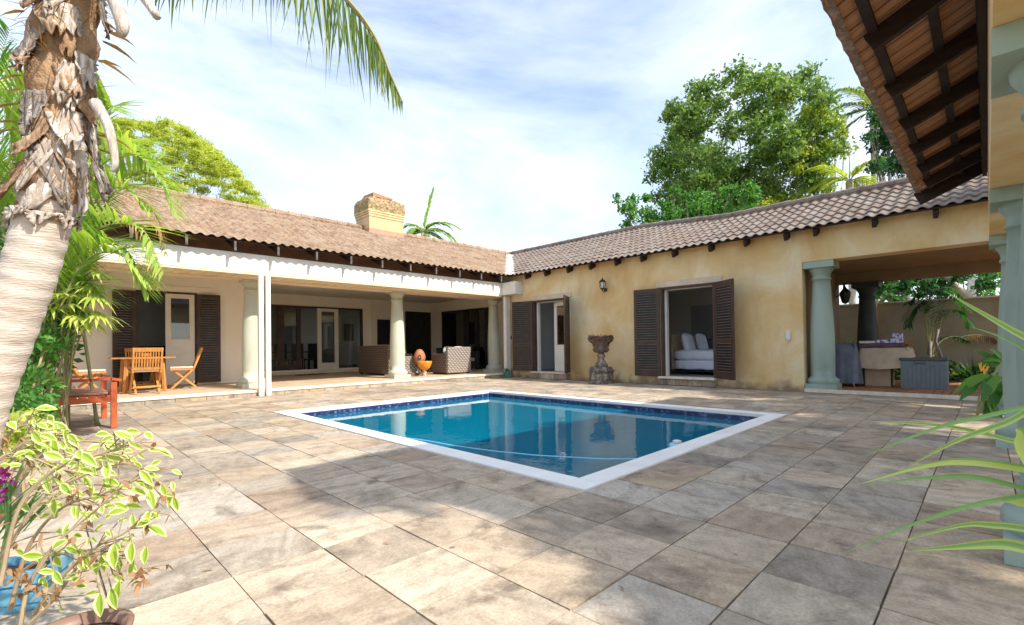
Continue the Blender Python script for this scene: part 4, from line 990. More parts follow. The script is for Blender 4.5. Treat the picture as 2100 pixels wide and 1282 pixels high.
g = MB(); P = [(tx+.6*math.cos(a), ty+.6*math.sin(a)) for a in [math.pi/8+k*math.pi/4 for k in range(8)]]
n = g.vs([(*p, tz+.715) for p in P]+[(*p, tz+.745) for p in P]); g.face([n+k for k in range(8)][::-1]); g.face([n+8+k for k in range(8)])
for k in range(8): g.face((n+k, n+(k+1) % 8, n+8+(k+1) % 8, n+8+k))
g.build('tabletop', M['teak'], t)
for sx in (-1, 1):
    for sy in (-1, 1):
        g = MB(); g.bar((tx+sx*.34, ty+sy*.34, tz), (tx+sx*.30, ty+sy*.30, tz+.70), .055, .055); g.build('leg', M['teak'], t)
g = MB()
for sx in (-1, 1): g.box((tx+sx*.30-.015, ty-.27, tz+.62), (tx+sx*.30+.015, ty+.27, tz+.71)); g.box((tx-.27, ty+sx*.30-.015, tz+.62), (tx+.27, ty+sx*.30+.015, tz+.71))
g.build('apron', M['teak'], t)
t = empty('fruit_bowl', (tx+.05, ty-.1, tz+.746), label='small orange bowl lying on the teak garden table', cat='bowl')
g = MB(); g.lathe([(0, .001), (.05, .004), (.09, .04), (.10, .07), (.09, .07), (.05, .02), (0, .015)], (tx+.05, ty-.1, tz+.746), 20); g.build('dish', M['orange'], t, smooth=True)
g = MB()
for k in range(4): g.lathe([(0, .02), (.03, .035), (.035, .055), (.025, .08), (0, .09)], (tx+.05+.035*math.cos(k*1.57), ty-.1+.035*math.sin(k*1.57), tz+.746), 10)
g.build('fruit', M['teak'], t, smooth=True)

# red garden bench
bx, by = .2, 8.1
t = empty('garden_bench', (bx+.25, by+.7, 0), label='red stained wooden garden bench with slatted seat and arms beside the palms', cat='bench')
def cube(g, *a): g.box(*a)
by2 = by+1.25
for yy in (by, by2):
    g = MB(); g.box((.70, yy-.03, .002), (.765, yy+.035, .60)); g.build('front_leg', M['redwood'], t, bevel=.004)
    g = MB(); g.bar((.20, yy, .0), (.20, yy, .42), .06, .06); g.bar((.20, yy, .40), (.08, yy, .90), .055, .06, up=(1, 0, 0)); g.build('back_leg', M['redwood'], t)
    g = MB(); pts = [(.12, .655), (.3, .64), (.5, .635), (.70, .645), (.80, .62)]
    for p_, q_ in zip(pts, pts[1:]): g.bar((p_[0], yy, p_[1]), (q_[0]+.01, yy, q_[1]), .07, .035)
    g.build('armrest', M['redwood'], t)
    g = MB(); g.box((.22, yy-.022, .34), (.70, yy+.022, .41)); g.build('side_rail', M['redwood'], t)
g = MB()
for k in range(6): g.box((.21+k*.09, by-.02, .412), (.285+k*.09, by2+.02, .432))
g.build('seat', M['redwood'], t)
g = MB(); g.box((.70, by+.03, .33), (.73, by2-.03, .405)); g.build('front_rail', M['redwood'], t)
g = MB(); g.bar((.085, by-.02, .89), (.085, by2+.02, .89), .04, .09, up=(-.23, 0, .97)); g.bar((.175, by, .5), (.175, by2, .5), .03, .06, up=(-.23, 0, .97))
k = by+.09
while k < by2-.05: g.bar((.17, k, .52), (.095, k, .86), .05, .016, up=(1, 0, .2)); k += .095
g.build('backrest', M['redwood'], t)
g = MB(); g.box((.23, by+.06, .434), (.70, by2-.06, .475)); tag(g.build('seat_cushion', mat('faded_red_pad', (.40, .20, .14), (.32, .15, .11), 18, .9, .3), bevel=.015), 'faded red cushion lying on the red garden bench', 'cushion')

# bedroom: bed with linen, lamp, stand
t = empty('bed', (13.3, 5.5, .17), label='bed with pale blue linen seen through the second shuttered doorway', cat='bed')
bx0, bx1, by0_, by1_ = 12.35, 14.2, 3.9, 6.1
g = MB(); g.box((bx0+.03, by0_+.03, .25), (bx1-.03, by1_-.03, .42)); g.build('base', M['black'], t)
def softbox(g, a, b, n=12, amp=.015, rad=.06):
    (x0, y0, z0), (x1, y1, z1) = a, b
    ids = {}
    def P(u, v, w_):
        x = x0+(x1-x0)*u; y = y0+(y1-y0)*v; z = z0+(z1-z0)*w_
        # round the edges
        cxx, cyy, czz = min(max(x, x0+rad), x1-rad), min(max(y, y0+rad), y1-rad), min(max(z, z0+rad), z1-rad)
        d = Vector((x-cxx, y-cyy, z-czz))
        if d.length > 1e-6: d = d.normalized()*rad
        nn = amp*math.sin(x*17+z*9)*math.cos(y*13+z*7)
        return (cxx+d.x+nn*.5, cyy+d.y+nn*.5, czz+d.z+nn)
    def V_(k):
        if k not in ids: ids[k] = g.vs([P(*k)])
        return ids[k]
    R6 = [i/n for i in range(n+1)]; m6 = [i/6 for i in range(7)]
    for w_ in (0., 1.):
        for u0, u1 in zip(R6, R6[1:]):
            for v0, v1 in zip(R6, R6[1:]): 
                q = [V_((u0, v0, w_)), V_((u1, v0, w_)), V_((u1, v1, w_)), V_((u0, v1, w_))]; g.face(q if w_ else q[::-1])
    for v_ in (0., 1.):
        for u0, u1 in zip(R6, R6[1:]):
            for w0_, w1_ in zip(m6, m6[1:]):
                q = [V_((u0, v_, w0_)), V_((u1, v_, w0_)), V_((u1, v_, w1_)), V_((u0, v_, w1_))]; g.face(q[::-1] if v_ else q)
    for u_ in (0., 1.):
        for v0, v1 in zip(R6, R6[1:]):
            for w0_, w1_ in zip(m6, m6[1:]):
                q = [V_((u_, v0, w0_)), V_((u_, v1, w0_)), V_((u_, v1, w1_)), V_((u_, v0, w1_))]; g.face(q if u_ else q[::-1])
    return g
g = MB(); softbox(g, (bx0, by0_, .30), (bx1, by1_, .56), amp=.012); g.build('valance', M['linen'], t, smooth=True)
g = MB(); softbox(g, (bx0-.03, by0_-.03, .55), (bx1+.03, by1_, .83), amp=.02, rad=.1); g.build('duvet', M['linen'], t, smooth=True)
g = MB(); g.box((bx0, by1_+.0, .3), (bx1, by1_+.07, 1.25)); g.build('headboard', M['card'], t, bevel=.02)
for k, xx in enumerate((12.75, 13.6)):
    o = cushion((xx, 5.85, 1.02), .28, .2, 'linen', None, 0, -.25, None)
    for kk in list(o.keys()): del o[kk]
    o.name = 'pillow'; tag(o, ('white pillow leaning on the headboard at the near side of the bed', 'white pillow leaning on the headboard at the far side of the bed')[k], 'pillow')
t = empty('bedside_table', (14.45, 5.6, .17), label='dark bedside table beside the bed in the bedroom', cat='bedside table')
g = MB(); g.box((14.2+.1, 5.3, .70), (14.7, 5.75, .74)); g.build('top', M['black'], t)
for sx in (14.33, 14.66):
    for sy in (5.33, 5.71):
        g = MB(); g.box((sx-.02, sy-.02, .172), (sx+.02, sy+.02, .70)); g.build('leg', M['black'], t)
g = MB(); g.box((14.34, 5.34, .55), (14.66, 5.7, .69)); g.build('drawer', M['black'], t)
lx_, ly_ = 14.5, 5.45
t = empty('table_lamp', (lx_, ly_, .74), label='table lamp with a pale conical shade on the dark bedside table', cat='table lamp')
g = MB(); g.lathe([(.09, .742), (.09, .76), (.03, .78), (.05, .86), (.06, .94), (.03, 1.02), (.015, 1.10)], (lx_, ly_, 0), 20); g.build('base', M['metal'], t, smooth=True)
g = MB(); g.lathe([(.19, 1.08), (.11, 1.36), (.105, 1.36), (.185, 1.08)], (lx_, ly_, 0), 24); g.build('shade', M['cushion'], t, smooth=True)
# dark piano-like cabinet with vase in the left room
ax0 = dx(281, YS+2.0)
t = empty('sideboard', (ax0+.6, YS+2.1, .12), label='black sideboard inside the room behind the left shuttered doorway', cat='sideboard')
g = MB(); g.box((ax0, YS+1.7, .5), (ax0+1.25, YS+2.3, 1.13)); g.build('case', M['black'], t, bevel=.01)
for sx in (ax0+.06, ax0+1.19):
    for sy in (YS+1.76, YS+2.24):
        g = MB(); g.box((sx-.03, sy-.03, .122), (sx+.03, sy+.03, .5)); g.build('leg', M['black'], t)
vx, vy = ax0+.8, YS+1.95
t = empty('flower_vase', (vx, vy, 1.13), label='vase of dark dried flowers standing on the black sideboard', cat='vase')
g = MB(); g.lathe([(.0, 1.131), (.05, 1.132), (.07, 1.2), (.05, 1.28), (.035, 1.33), (.045, 1.35)], (vx, vy, 0), 18); g.build('vase_body', M['black'], t, smooth=True)
g = MB()
for k in range(40):
    a = random.uniform(0, 6.28); e_ = random.uniform(.1, .8); g.blade((vx, vy, 1.33), (math.cos(a)*e_, math.sin(a)*e_, 1), random.uniform(.2, .42), .03, .3, 2)
g.build('dried_stems', M['lf_dry'], t)
# furniture seen through the veranda glass
gx = gz(560)
t = empty('curtain', (gx, YV+.4, .2), label='pale curtain hanging behind the leftmost pane of the veranda glass doors', cat='curtain')
g = MB(); nn = 60; ids = []
for z in (.2, 2.4): ids.append(g.vs([(w0+.1+i*.014, YV+.35+.05*math.sin(i*.9)*(1.1 if z < 1 else .9), z) for i in range(nn)]))
for i in range(nn-1): g.face((ids[0]+i, ids[0]+i+1, ids[1]+i+1, ids[1]+i))
g.build('drape', M['cushion'], t, smooth=True)
g = MB(); g.tube([(w0+.1, YV+.35, 2.42), (w0+1.0, YV+.35, 2.42)], .012, 8); g.build('rod', M['metal'], t)
cx_ = gz(632)
t = empty('dining_table', (cx_, YV+1.8, .15), label='dark dining table in the dim room behind the veranda glass doors', cat='table')
g = MB(); g.box((cx_-.9, YV+1.4, .86), (cx_+1.0, YV+2.3, .90)); g.build('tabletop', M['black'], t)
for sx in (cx_-.8, cx_+.9):
    for sy in (YV+1.5, YV+2.2): g = MB(); g.box((sx-.035, sy-.035, .151), (sx+.035, sy+.035, .86)); g.build('leg', M['black'], t)
for k in range(3):
    sx = cx_-.6+k*.6
    t = empty('dining_chair', (sx, YV+1.2, .15), label=('high-backed dark dining chair at the left of the dining table', 'high-backed dark dining chair at the middle of the dining table', 'high-backed dark dining chair at the right of the dining table')[k], cat='dining chair', group='dark dining chairs behind the glass')
    g = MB(); g.box((sx-.21, YV+1.0, .56), (sx+.21, YV+1.42, .61)); g.build('seat', M['black'], t)
    g = MB(); g.box((sx-.21, YV+.97, .62), (sx+.21, YV+1.01, 1.2)); g.build('backrest', M['black'], t)
    for ddx in (-.19, .19):
        for ddy in (1.02, 1.4): g = MB(); g.box((sx+ddx-.018, YV+ddy-.018, .151), (sx+ddx+.018, YV+ddy+.018, .56)); g.build('leg', M['black'], t)
px0 = gz(712)
t = empty('framed_picture', (px0+.2, YV+4.15, 1.7), label='dark framed picture on the room wall behind the right-hand veranda pane', cat='picture')
def dxx(px, Y): return dx(px, Y)
g = MB(); a_, b_ = dxx(706, YV+4.18), dxx(725, YV+4.18); g.box((a_, YV+4.15, 1.35), (b_, YV+4.198, 2.15)); g.build('frame', M['black'], t)
g = MB(); g.box((a_+.06, YV+4.14, 1.41), (b_-.06, YV+4.149, 2.09)); g.build('canvas', M['metal'], t)
t = empty('cabinet', (dxx(715, YV+3.6), YV+3.6, .15), label='pale cabinet below the framed picture behind the veranda glass', cat='cabinet')
g = MB(); a_, b_ = dxx(694, YV+3.6), dxx(730, YV+3.6); g.box((a_, YV+3.4, .25), (b_, YV+3.9, 1.15)); g.build('case', M['cushion'], t, bevel=.01)
g = MB(); g.box((a_+.05, YV+3.45, .152), (b_-.05, YV+3.85, .25)); g.build('plinth', M['black'], t)
# door mat
g = MB(); g.box((dx(610, 16.2), 16.0, .123), (dx(668, 16.2), 16.5, .14)); tag(g.build('door_mat', M['black']), 'dark flat door mat on the veranda floor before the glass doors', 'door mat')

# porch clutter
zp = ZP+.002
t = empty('storage_box', (12.5, .95, zp), label='grey ribbed resin storage box with dark lid on the brick porch floor', cat='storage box')
b0, b1, c0, c1 = 12.22, 12.80, .56, 1.24
g = MB(); g.box((b0, c0, zp), (b1, c1, .60))
for k in range(9): yy = c0+.04+k*(c1-c0-.08)/9; g.box((b0-.006, yy, .09), (b0-.001, yy+.055, .5))
for k in range(6): xx = b0+.04+k*.085; g.box((xx, c0-.006, .09), (xx+.06, c0-.001, .5))
g.build('body', M['boxgrey'], t, bevel=.003)
g = MB(); g.box((b0-.02, c0-.02, .602), (b1+.02, c1+.02, .66)); g.build('lid', M['boxlid'], t, bevel=.012)
g = MB(); ym = (c0+c1)/2+.05; g.box((b0-.016, ym-.09, .54), (b0-.009, ym+.09, .57)); g.build('handle', M['boxlid'], t)
# covered trolley (grey) and draped table with boxes
t = empty('covered_barbecue', (12.35, 2.18, zp), label='barbecue under a draped grey cover beside the left porch column', cat='barbecue')
def drape(g, x0, x1, y0, y1, z0, z1, seed=1, flare=.05, n=14):
    r = random.Random(seed); per = []
    for k in range(n): per.append((x0+(x1-x0)*k/n, y0, 0, -1))
    for k in range(n): per.append((x1, y0+(y1-y0)*k/n, 1, 0))
    for k in range(n): per.append((x1-(x1-x0)*k/n, y1, 0, 1))
    for k in range(n): per.append((x0, y1-(y1-y0)*k/n, -1, 0))
    N_ = len(per); ids = []; ph = [r.uniform(0, 6) for _ in range(4)]
    for i in range(9):
        s = i/8; z = z1-(z1-z0)*s; P = []
        for k, (x, y, ax, ay) in enumerate(per):
            f = flare*s + .022*s*math.sin(k*.9+ph[0]+s*2)+.014*s*math.sin(k*1.9+ph[1]) - (.05*(1-s)**6)
            zz = z + (.02*math.sin(k*.35+ph[2]) if i == 8 else 0)
            P.append((x+ax*f, y+ay*f, zz))
        ids.append(g.vs(P))
    for a, b in zip(ids, ids[1:]):
        for k in range(N_): g.face((a+k, b+k, b+(k+1) % N_, a+(k+1) % N_))
    c_ = g.vs([((x0+x1)/2, (y0+y1)/2, z1+.02)])
    for k in range(N_): g.face((ids[0]+k, ids[0]+(k+1) % N_, c_))
g = MB(); drape(g, 12.02, 12.65, 1.94, 2.42, .12, .95, 3, .06); g.build('cover', M['cloth_grey'], t, smooth=True)
g = MB(); g.tube([(12.05, 1.98, zp), (12.1, 2.02, .2)], .012, 6); g.tube([(12.6, 2.35, zp), (12.55, 2.3, .2)], .012, 6); g.build('trolley_leg', M['plastic'], t)
t = empty('draped_table', (12.8, 1.6, zp), label='table covered with a creased beige cloth between grey cover and storage box', cat='table')
g = MB(); drape(g, 12.3, 13.1, 1.10, 1.92, .44, .86, 8, .04); g.build('tablecloth', M['cloth_beige'], t, smooth=True)
for sx in (12.42, 13.03):
    for sy in (1.18, 1.87): g = MB(); g.box((sx-.02, sy-.02, zp), (sx+.02, sy+.02, .78)); g.build('leg', M['black'], t)
g = MB(); g.box((12.42, 1.42, zp+.002), (12.95, 1.86, .52)); o = g.build('carton', M['card'], bevel=.004); tag(o, 'brown cardboard carton standing under the draped table', 'carton')
items = [((12.4, 1.66, .0), (.36, .28, .05), 'plastic', 'white flat tray on the draped table, at its left end'), ((12.4, 1.42, .0), (.36, .22, .07), 'purple', 'white and purple printed packet lying in the middle of the draped table'),
         ((12.6, 1.24, 0), (.16, .17, .20), 'purple', 'tall white box with purple print standing on the draped table'), ((12.38, 1.22, 0), (.2, .19, .09), 'purple', 'small purple printed packet lying at the front of the draped table')]
for k, (c_, d_, m_, lb) in enumerate(items):
    g = MB(); g.box((c_[0], c_[1], .955), (c_[0]+d_[0], c_[1]+d_[1], .955+d_[2])); tag(g.build('packet', M[m_], bevel=.006), lb, 'packet')
t = empty('cloth_bundle', (12.45, 1.55, .9), label='dark folded cloth bundle under the packets on the draped table', cat='cloth'); g = MB(); softbox(g, (12.34, 1.2, .865), (12.78, 1.95, .953), 10, .012, .03); g.build('folded_cloth', mat('dark_brown_cloth', (.10, .06, .07), (.14, .09, .10), 8, .9, .3), t, smooth=True)
t = empty('flower_bunch', (12.6, 1.14, .82), label='orange flowers lying at the right edge of the draped table', cat='flowers')
g = MB()
for k in range(60):
    a = random.uniform(0, 6.28); g.blade((12.6+random.uniform(-.06, .06), 1.16+random.uniform(-.05, .05), .89), (math.cos(a), math.sin(a), random.uniform(.1, 1.2)), .11, .04, .5, 2)
g.build('blooms', M['oflower'], t)
t = empty('porch_lantern', (14.1, 2.4, 2.1), label='black hanging lantern on the dark pillar at the back of the porch', cat='lantern')
g = MB(); g.lathe([(0, .25), (.03, .2), (.12, .08), (.11, .0), (.07, -.16), (0, -.2)], (13.85, 2.42, 2.1), 8); g.build('shade', M['black'], t)
g = MB(); g.tube([(14.05, 2.5, 2.2), (13.9, 2.45, 2.4), (13.85, 2.42, 2.33)], .015, 6); g.tube([(14.05, 2.64, 2.1), (14.05, 2.5, 2.2)], .015, 6); g.build('bracket', M['black'], t)
# ================================================================== VEGETATION
def spline(P, n):
    P = [Vector(p) for p in P]; out = []
    Q = [P[0]*2-P[1]]+P+[P[-1]*2-P[-2]]
    for i in range(len(P)-1):
        a, b, c, d = Q[i:i+4]
        for k in range(n):
            t = k/n; out.append(.5*((2*b)+(c-a)*t+(2*a-5*b+4*c-d)*t*t+(3*b-3*c+d-a)*t**3))
    out.append(P[-1]); return out
def frond(g, P, ll, lw, n=34, droop=.9, r=.012, seg=3, start=.12, sweep=.55, hang=.25, mr=1, ml=0, tipk=.35, lift=.15, jit=.12):
    """feather leaf: rachis along P with leaflets on both sides; g gets leaflets (mat ml) and rachis (mat mr)"""
    S = spline(P, 8); m_ = len(S)-1
    g.tube(S, [r*(1-.8*i/m_) for i in range(m_+1)], 5, mr)
    for i in range(n):
        t = start+(1-start)*(i+.5)/n; f = t*m_; k = min(int(f), m_-1); p = S[k].lerp(S[k+1], f-k)
        d = (S[min(k+1, m_)]-S[max(k-1, 0)]).normalized()
        sd_ = d.cross(Vector((0, 0, 1)))
        if sd_.length < .2: sd_ = RT.copy()
        sd_.normalize(); upv = sd_.cross(d)
        env = (math.sin(math.pi*min(1, .25+.75*t)))**.6*(1-tipk)+tipk*(1-t*.4)
        for s in (-1, 1):
            dd = sd_*s + d*(sweep+.5*t) + upv*lift - Vector((0, 0, hang)) + Vector([random.uniform(-jit, jit) for _ in range(3)])
            g.blade(p, dd, ll*env*random.uniform(.85, 1.12), lw, droop*random.uniform(.7, 1.3), seg, m=ml)
def fan(g, c, d, n, L_, w_, spread=2.2, droop=.7, seg=3, m=0):
    d = Vector(d).normalized(); sd_ = d.cross(Vector((0, 0, 1)))
    if sd_.length < .1: sd_ = Vector((1, 0, 0))
    sd_.normalize(); u = sd_.cross(d)
    for i in range(n):
        a = (i/(n-1)-.5)*spread; dd = d*math.cos(a)+sd_*math.sin(a)+u*random.uniform(-.08, .12)
        g.blade(c, dd, L_*random.uniform(.85, 1.1)*(1-.15*abs(a)), w_, droop*random.uniform(.7, 1.3), seg, m=m, mid=.4)

# ---- foreground palm with torn leaf bases
D = 2.75
tp = [(-118, 1072), (-82, 960), (-50, 850), (8, 700), (62, 550), (88, 455), (103, 400), (120, 300), (126, 200), (130, 100), (140, 0), (150, -120), (160, -260)]
tp = [at(x, y, D) for x, y in tp]; base = tp[0].copy(); base.z = 0; tp[0] = base
t = empty('palm_tree', base, label='leaning palm with ringed pale trunk and torn dry leaf bases in the left foreground', cat='palm tree')
S = spline(tp, 6); nS = len(S)-1
def trad(z): return .126+.03*max(0, (.9-z))
g = MB(); rr = []
Sx = []
for i in range(len(S)-1):
    for k in range(5): Sx.append(S[i].lerp(S[i+1], k/5))
Sx = [p for p in Sx if p.z < 3.75]
rr = [trad(p.z)*(1+.022*math.sin(p.z*62+.6*math.sin(p.z*9))*(1 if p.z < 1.9 else .2)) for p in Sx]
g.tube(Sx, rr, 40); g.build('trunk', M['trunk'], t, smooth=True)
def trunk_pt(z):
    for i in range(nS):
        if S[i+1].z >= z: f = (z-S[i].z)/max(1e-5, S[i+1].z-S[i].z); return S[i].lerp(S[i+1], f)
    return S[-1]
# fibrous collar
g = MB(); zs = [1.775+.05*i for i in range(41)]
g.tube([trunk_pt(z) for z in zs], [.136+.012*math.sin(z*23)+random.uniform(-.006, .009) + (.008 if z > 2.3 else 0) for z in zs], 36)
for i, v_ in enumerate(g.v): g.v[i] = tuple(c_+random.uniform(-.006, .006) for c_ in v_)
g.build('fibre_collar', M['fibre'], t, smooth=True)
# torn sheaths: curved plates wrapping the trunk
camdir = math.atan2(-tp[6].y, -tp[6].x)      # bearing towards the camera side
rs = random.Random(5)
def sheath(z, ang, wid, Hh, tilt, flare, curl, mk='sheath', name='torn_sheath', down=False, twist=0):
    g = MB(); nu, nv = 14, 12; ids = []
    for j in range(nv+1):
        v = j/nv; row = []
        for i in range(nu+1):
            u = i/nu*2-1
            wdt = wid*(1-.75*v**1.5)
            a = ang+u*wdt+tilt*v+twist*v*v
            zz = z+(-1 if down else 1)*Hh*v + .03*math.sin(u*5+z*9)*v
            edge = .016*rs.uniform(-1, 1)*(abs(u) > .8)
            c_ = trunk_pt(max(.2, zz)); rad = trad(zz)+.02+flare*.62*v**2+curl*(u*u)*v + .006*math.sin(u*9+z*20) + edge
            row.append(c_+Vector((math.cos(a)*rad, math.sin(a)*rad, zz-c_.z+(edge if j > nv-2 else 0)+(-.16*flare*4*v**3 if not down else 0))))
        ids.append(g.vs(row))
    for a, b in zip(ids, ids[1:]):
        for i in range(nu): g.face((a+i, a+i+1, b+i+1, b+i))
    o = g.build(name, M[mk], t, smooth=True); md = o.modifiers.new('solid', 'SOLIDIFY'); md.thickness = .007
for q_ in range(7): sheath(1.80+rs.uniform(-.02, .015), camdir+q_*.9-2.7, .5, .05, rs.uniform(-.1, .1), .012, .0, 'sheath', 'torn_edge', down=True)
sheath(2.36, camdir+.42, .34, .46, -1.25, .035, .0, 'sheath', down=True); sheath(2.26, camdir+.0, .50, .20, .25, .02, .01, 'sheath2', down=True); sheath(2.34, camdir+1.05, .26, .42, .15, .15, .02, 'sheath3', down=True)
specs = [  # z, angle offset from camera, half width, height, tilt, flare, curl, material, down
    (2.02, .30, .45, .24, -.9, .012, .00, 'sheath', True), (2.10, .85, .36, .28, .15, .03, .02, 'sheath', True), (2.14, -.45, .50, .30, .9, .02, .02, 'sheath3', True), (2.06, .55, .3, .2, -.2, .02, .0, 'sheath2', True),
    (2.05, -1.2, .4, .26, -.3, .10, .03, 'fibre', True), (2.28, 1.1, .34, .30, .3, .14, .04, 'sheath3', True), (2.22, .1, .62, .20, .5, .04, .03, 'sheath', True)]
z_ = 2.30
mk_ = ['sheath', 'sheath2', 'sheath', 'sheath3', 'fibre', 'sheath', 'sheath2']
k_ = 0
while z_ < 3.45:
    for q_ in range(2):
        specs.append((z_+rs.uniform(-.03, .03), rs.uniform(-1.5, 1.5), rs.uniform(.28, .55), rs.uniform(.13, .25), rs.uniform(-.6, .6), rs.uniform(.02, .12), rs.uniform(.0, .03), mk_[k_ % 7], True)); k_ += 1
    z_ += .105
for sp_ in specs: sheath(sp_[0], camdir+sp_[1], sp_[2], sp_[3], sp_[4], sp_[5], sp_[6], sp_[7], down=sp_[8])
# hanging cut stalks
def stalk(P, r0, r1, mk='sheath', name='dead_stalk'):
    g = MB(); S_ = spline([at(*p) for p in P], 6); g.tube(S_, [r0+(r1-r0)*i/(len(S_)-1) for i in range(len(S_))], 9); g.build(name, M[mk], t, smooth=True)
stalk([(190, -120, 2.6), (225, -30, 2.55), (250, 45, 2.5), (248, 72, 2.5)], .05, .022)
stalk([(230, -90, 2.6), (285, -20, 2.55), (322, 34, 2.5)], .035, .02)
stalk([(195, 210, 2.6), (222, 260, 2.58), (236, 330, 2.58), (228, 352, 2.58)], .03, .012)
g = MB()
for k in range(170):                     # loose fibres and hairs
    z = rs.uniform(1.9, 3.1); a = camdir+rs.uniform(-1.7, 1.7); c_ = trunk_pt(z); r0 = trad(z)+.025
    p = c_+Vector((math.cos(a)*r0, math.sin(a)*r0, 0)); g.blade(p, (math.cos(a)+rs.uniform(-.6, .6), math.sin(a)+rs.uniform(-.6, .6), rs.uniform(-.9, .5)), rs.uniform(.06, .2), .006, .5, 3)
g.build('loose_fibres', M['lf_dry'], t); g = MB()
for k in range(16):
    z = rs.uniform(2.2, 3.1); a = camdir+rs.choice([-1.5, 1.4])+rs.uniform(-.3, .3); c_ = trunk_pt(z); r0 = trad(z)+.04
    g.blade(c_+Vector((math.cos(a)*r0, math.sin(a)*r0, 0)), (math.cos(a), math.sin(a), rs.uniform(-.6, .2)), rs.uniform(.1, .22), .05, .9, 3)
g.build('husk_strips', M['lf_dry'], t)
# drooping green fronds
def pf(P, **k):
    g = MB(); frond(g, [at(*p) for p in P], **k); g.build('frond', [M['lf_palm'], M['stem']], t)
def hangfrond(P, n, ll, dx_, name='frond', w_=.016, ends=.4, sp=.10):
    """rachis P (px, py, depth); leaflets hang with lateral drift dx_ (a function of t, in image-right units)"""
    g = MB(); S_ = spline([at(*p) for p in P], 8); m_ = len(S_)-1
    g.tube(S_, [.017*(1-.75*i/m_) for i in range(m_+1)], 6, 1)
    for i in range(n):
        t_ = (i+.5)/n; f = t_*m_; k = min(int(f), m_-1); p = S_[k].lerp(S_[k+1], f-k); d = (S_[k+1]-S_[k]).normalized()
        for s in (-1, 1):
            l_ = ll*(1-(1-ends)*t_**2)*random.uniform(.6, 1.12)
            dd = RT*(dx_(t_)+random.uniform(-sp, sp)) + Vector((0, 0, -1)) + F*(s*random.uniform(.05, .3)) + d*.25
            g.blade(p, dd, l_, w_*random.uniform(.7, 1.2), .25, 4, m=0, up=F+Vector((random.uniform(-.7, .7), random.uniform(-.7, .7), 0)), mid=.3)
    g.build(name, [M['lf_palm'], M['stem']], t)
hangfrond([(170, -260, 2.75), (330, -300, 2.7), (500, -230, 2.7), (640, -80, 2.7), (705, -5, 2.7), (755, 60, 2.7), (792, 130, 2.7), (818, 195, 2.7)], 40, .74, lambda t_: -.5+.62*t_, ends=.10, sp=.15)
hangfrond([(180, -240, 2.8), (300, -160, 2.8), (420, -110, 2.8), (520, -90, 2.8), (600, -70, 2.8)], 30, .46, lambda t_: -.55+.2*t_, ends=.6, sp=.07)
hangfrond([(170, -200, 2.9), (240, -120, 2.9), (320, -60, 2.9), (400, -40, 2.9)], 20, .36, lambda t_: -.5, ends=.7, sp=.09)
hangfrond([(560, -120, 2.6), (650, -40, 2.6), (712, 0, 2.6), (766, 70, 2.6), (800, 150, 2.6), (826, 210, 2.6)], 26, .52, lambda t_: -.06, ends=.12, w_=.014, sp=.06)

# ---- areca palm clump (left middle distance)
def clump_palm(name, base, fr, label, mats, n=30, ll=.42, lw=.03, stems=6, r=.012, **kw):
    t = empty(name, base, label=label, cat='palm')
    for k, P in enumerate(fr):
        g = MB(); frond(g, [at(*p) for p in P], ll, lw, n=n, r=r, **kw); g.build('frond', mats, t)
    g = MB(); bz = Vector(base)
    for P in fr[:stems]:
        p = at(*P[0]); b = bz+Vector((random.uniform(-.2, .2), random.uniform(-.2, .2), 0)); g.tube(spline([b, b.lerp(p, .55)+Vector((0, 0, .1)), p], 5), [.03, .02, .02, .02, .02, .02, .018, .018, .015, .014, .013][:11], 7)
    g.build('stems', M['stem'], t, smooth=True); return t
b = at(60, 905, 5.2); b.z = 0
fr = [[(120, 700, 5.3), (135, 500, 5.3), (190, 360, 5.2), (270, 315, 5.1), (345, 380, 5.0)],
      [(110, 700, 5.2), (130, 560, 5.2), (200, 470, 5.1), (290, 470, 5.0), (335, 560, 4.9)],
      [(120, 720, 5.3), (150, 560, 5.4), (230, 400, 5.4), (310, 350, 5.4), (362, 440, 5.4)],
      [(90, 650, 5.5), (150, 420, 5.6), (200, 270, 5.6), (225, 220, 5.6), (245, 230, 5.5)],
      [(60, 700, 5.6), (40, 450, 5.6), (20, 280, 5.6), (-10, 180, 5.6), (-60, 190, 5.6)],
      [(60, 700, 5.5), (60, 450, 5.5), (80, 300, 5.5), (120, 230, 5.5), (190, 240, 5.5)],
      [(40, 700, 5.6), (10, 420, 5.7), (-30, 330, 5.7), (-80, 350, 5.7)],
      [(120, 640, 5.0), (170, 540, 5.0), (240, 520, 4.9), (300, 580, 4.9)],
      [(50, 640, 5.8), (30, 480, 5.8), (60, 380, 5.8), (140, 340, 5.8), (200, 400, 5.8)],
      [(110, 680, 5.2), (140, 520, 5.2), (190, 420, 5.2), (250, 385, 5.1), (300, 430, 5.1)], [(130, 660, 5.2), (165, 530, 5.2), (215, 500, 5.1), (265, 520, 5.0), (300, 600, 5.0)],
      [(120, 660, 5.4), (150, 450, 5.4), (195, 330, 5.4), (250, 290, 5.3), (300, 330, 5.3)], [(100, 700, 5.4), (130, 600, 5.3), (175, 580, 5.2), (225, 620, 5.1)], [(90, 700, 5.3), (120, 480, 5.3), (150, 400, 5.3), (190, 380, 5.3), (235, 440, 5.3)],
      [(30, 640, 5.7), (-10, 380, 5.7), (-50, 260, 5.7), (-110, 230, 5.7)], [(30, 640, 5.7), (20, 340, 5.7), (30, 220, 5.7), (60, 170, 5.7)]]
clump_palm('areca_palm', b, fr, 'bright green feather-leaved palm clump behind the foreground trunk', [M['lf_areca'], M['stem']], n=40, ll=.66, lw=.036, droop=.5, hang=.05, lift=.4, sweep=.8)
b = at(40, 890, 7.0); b.z = 0
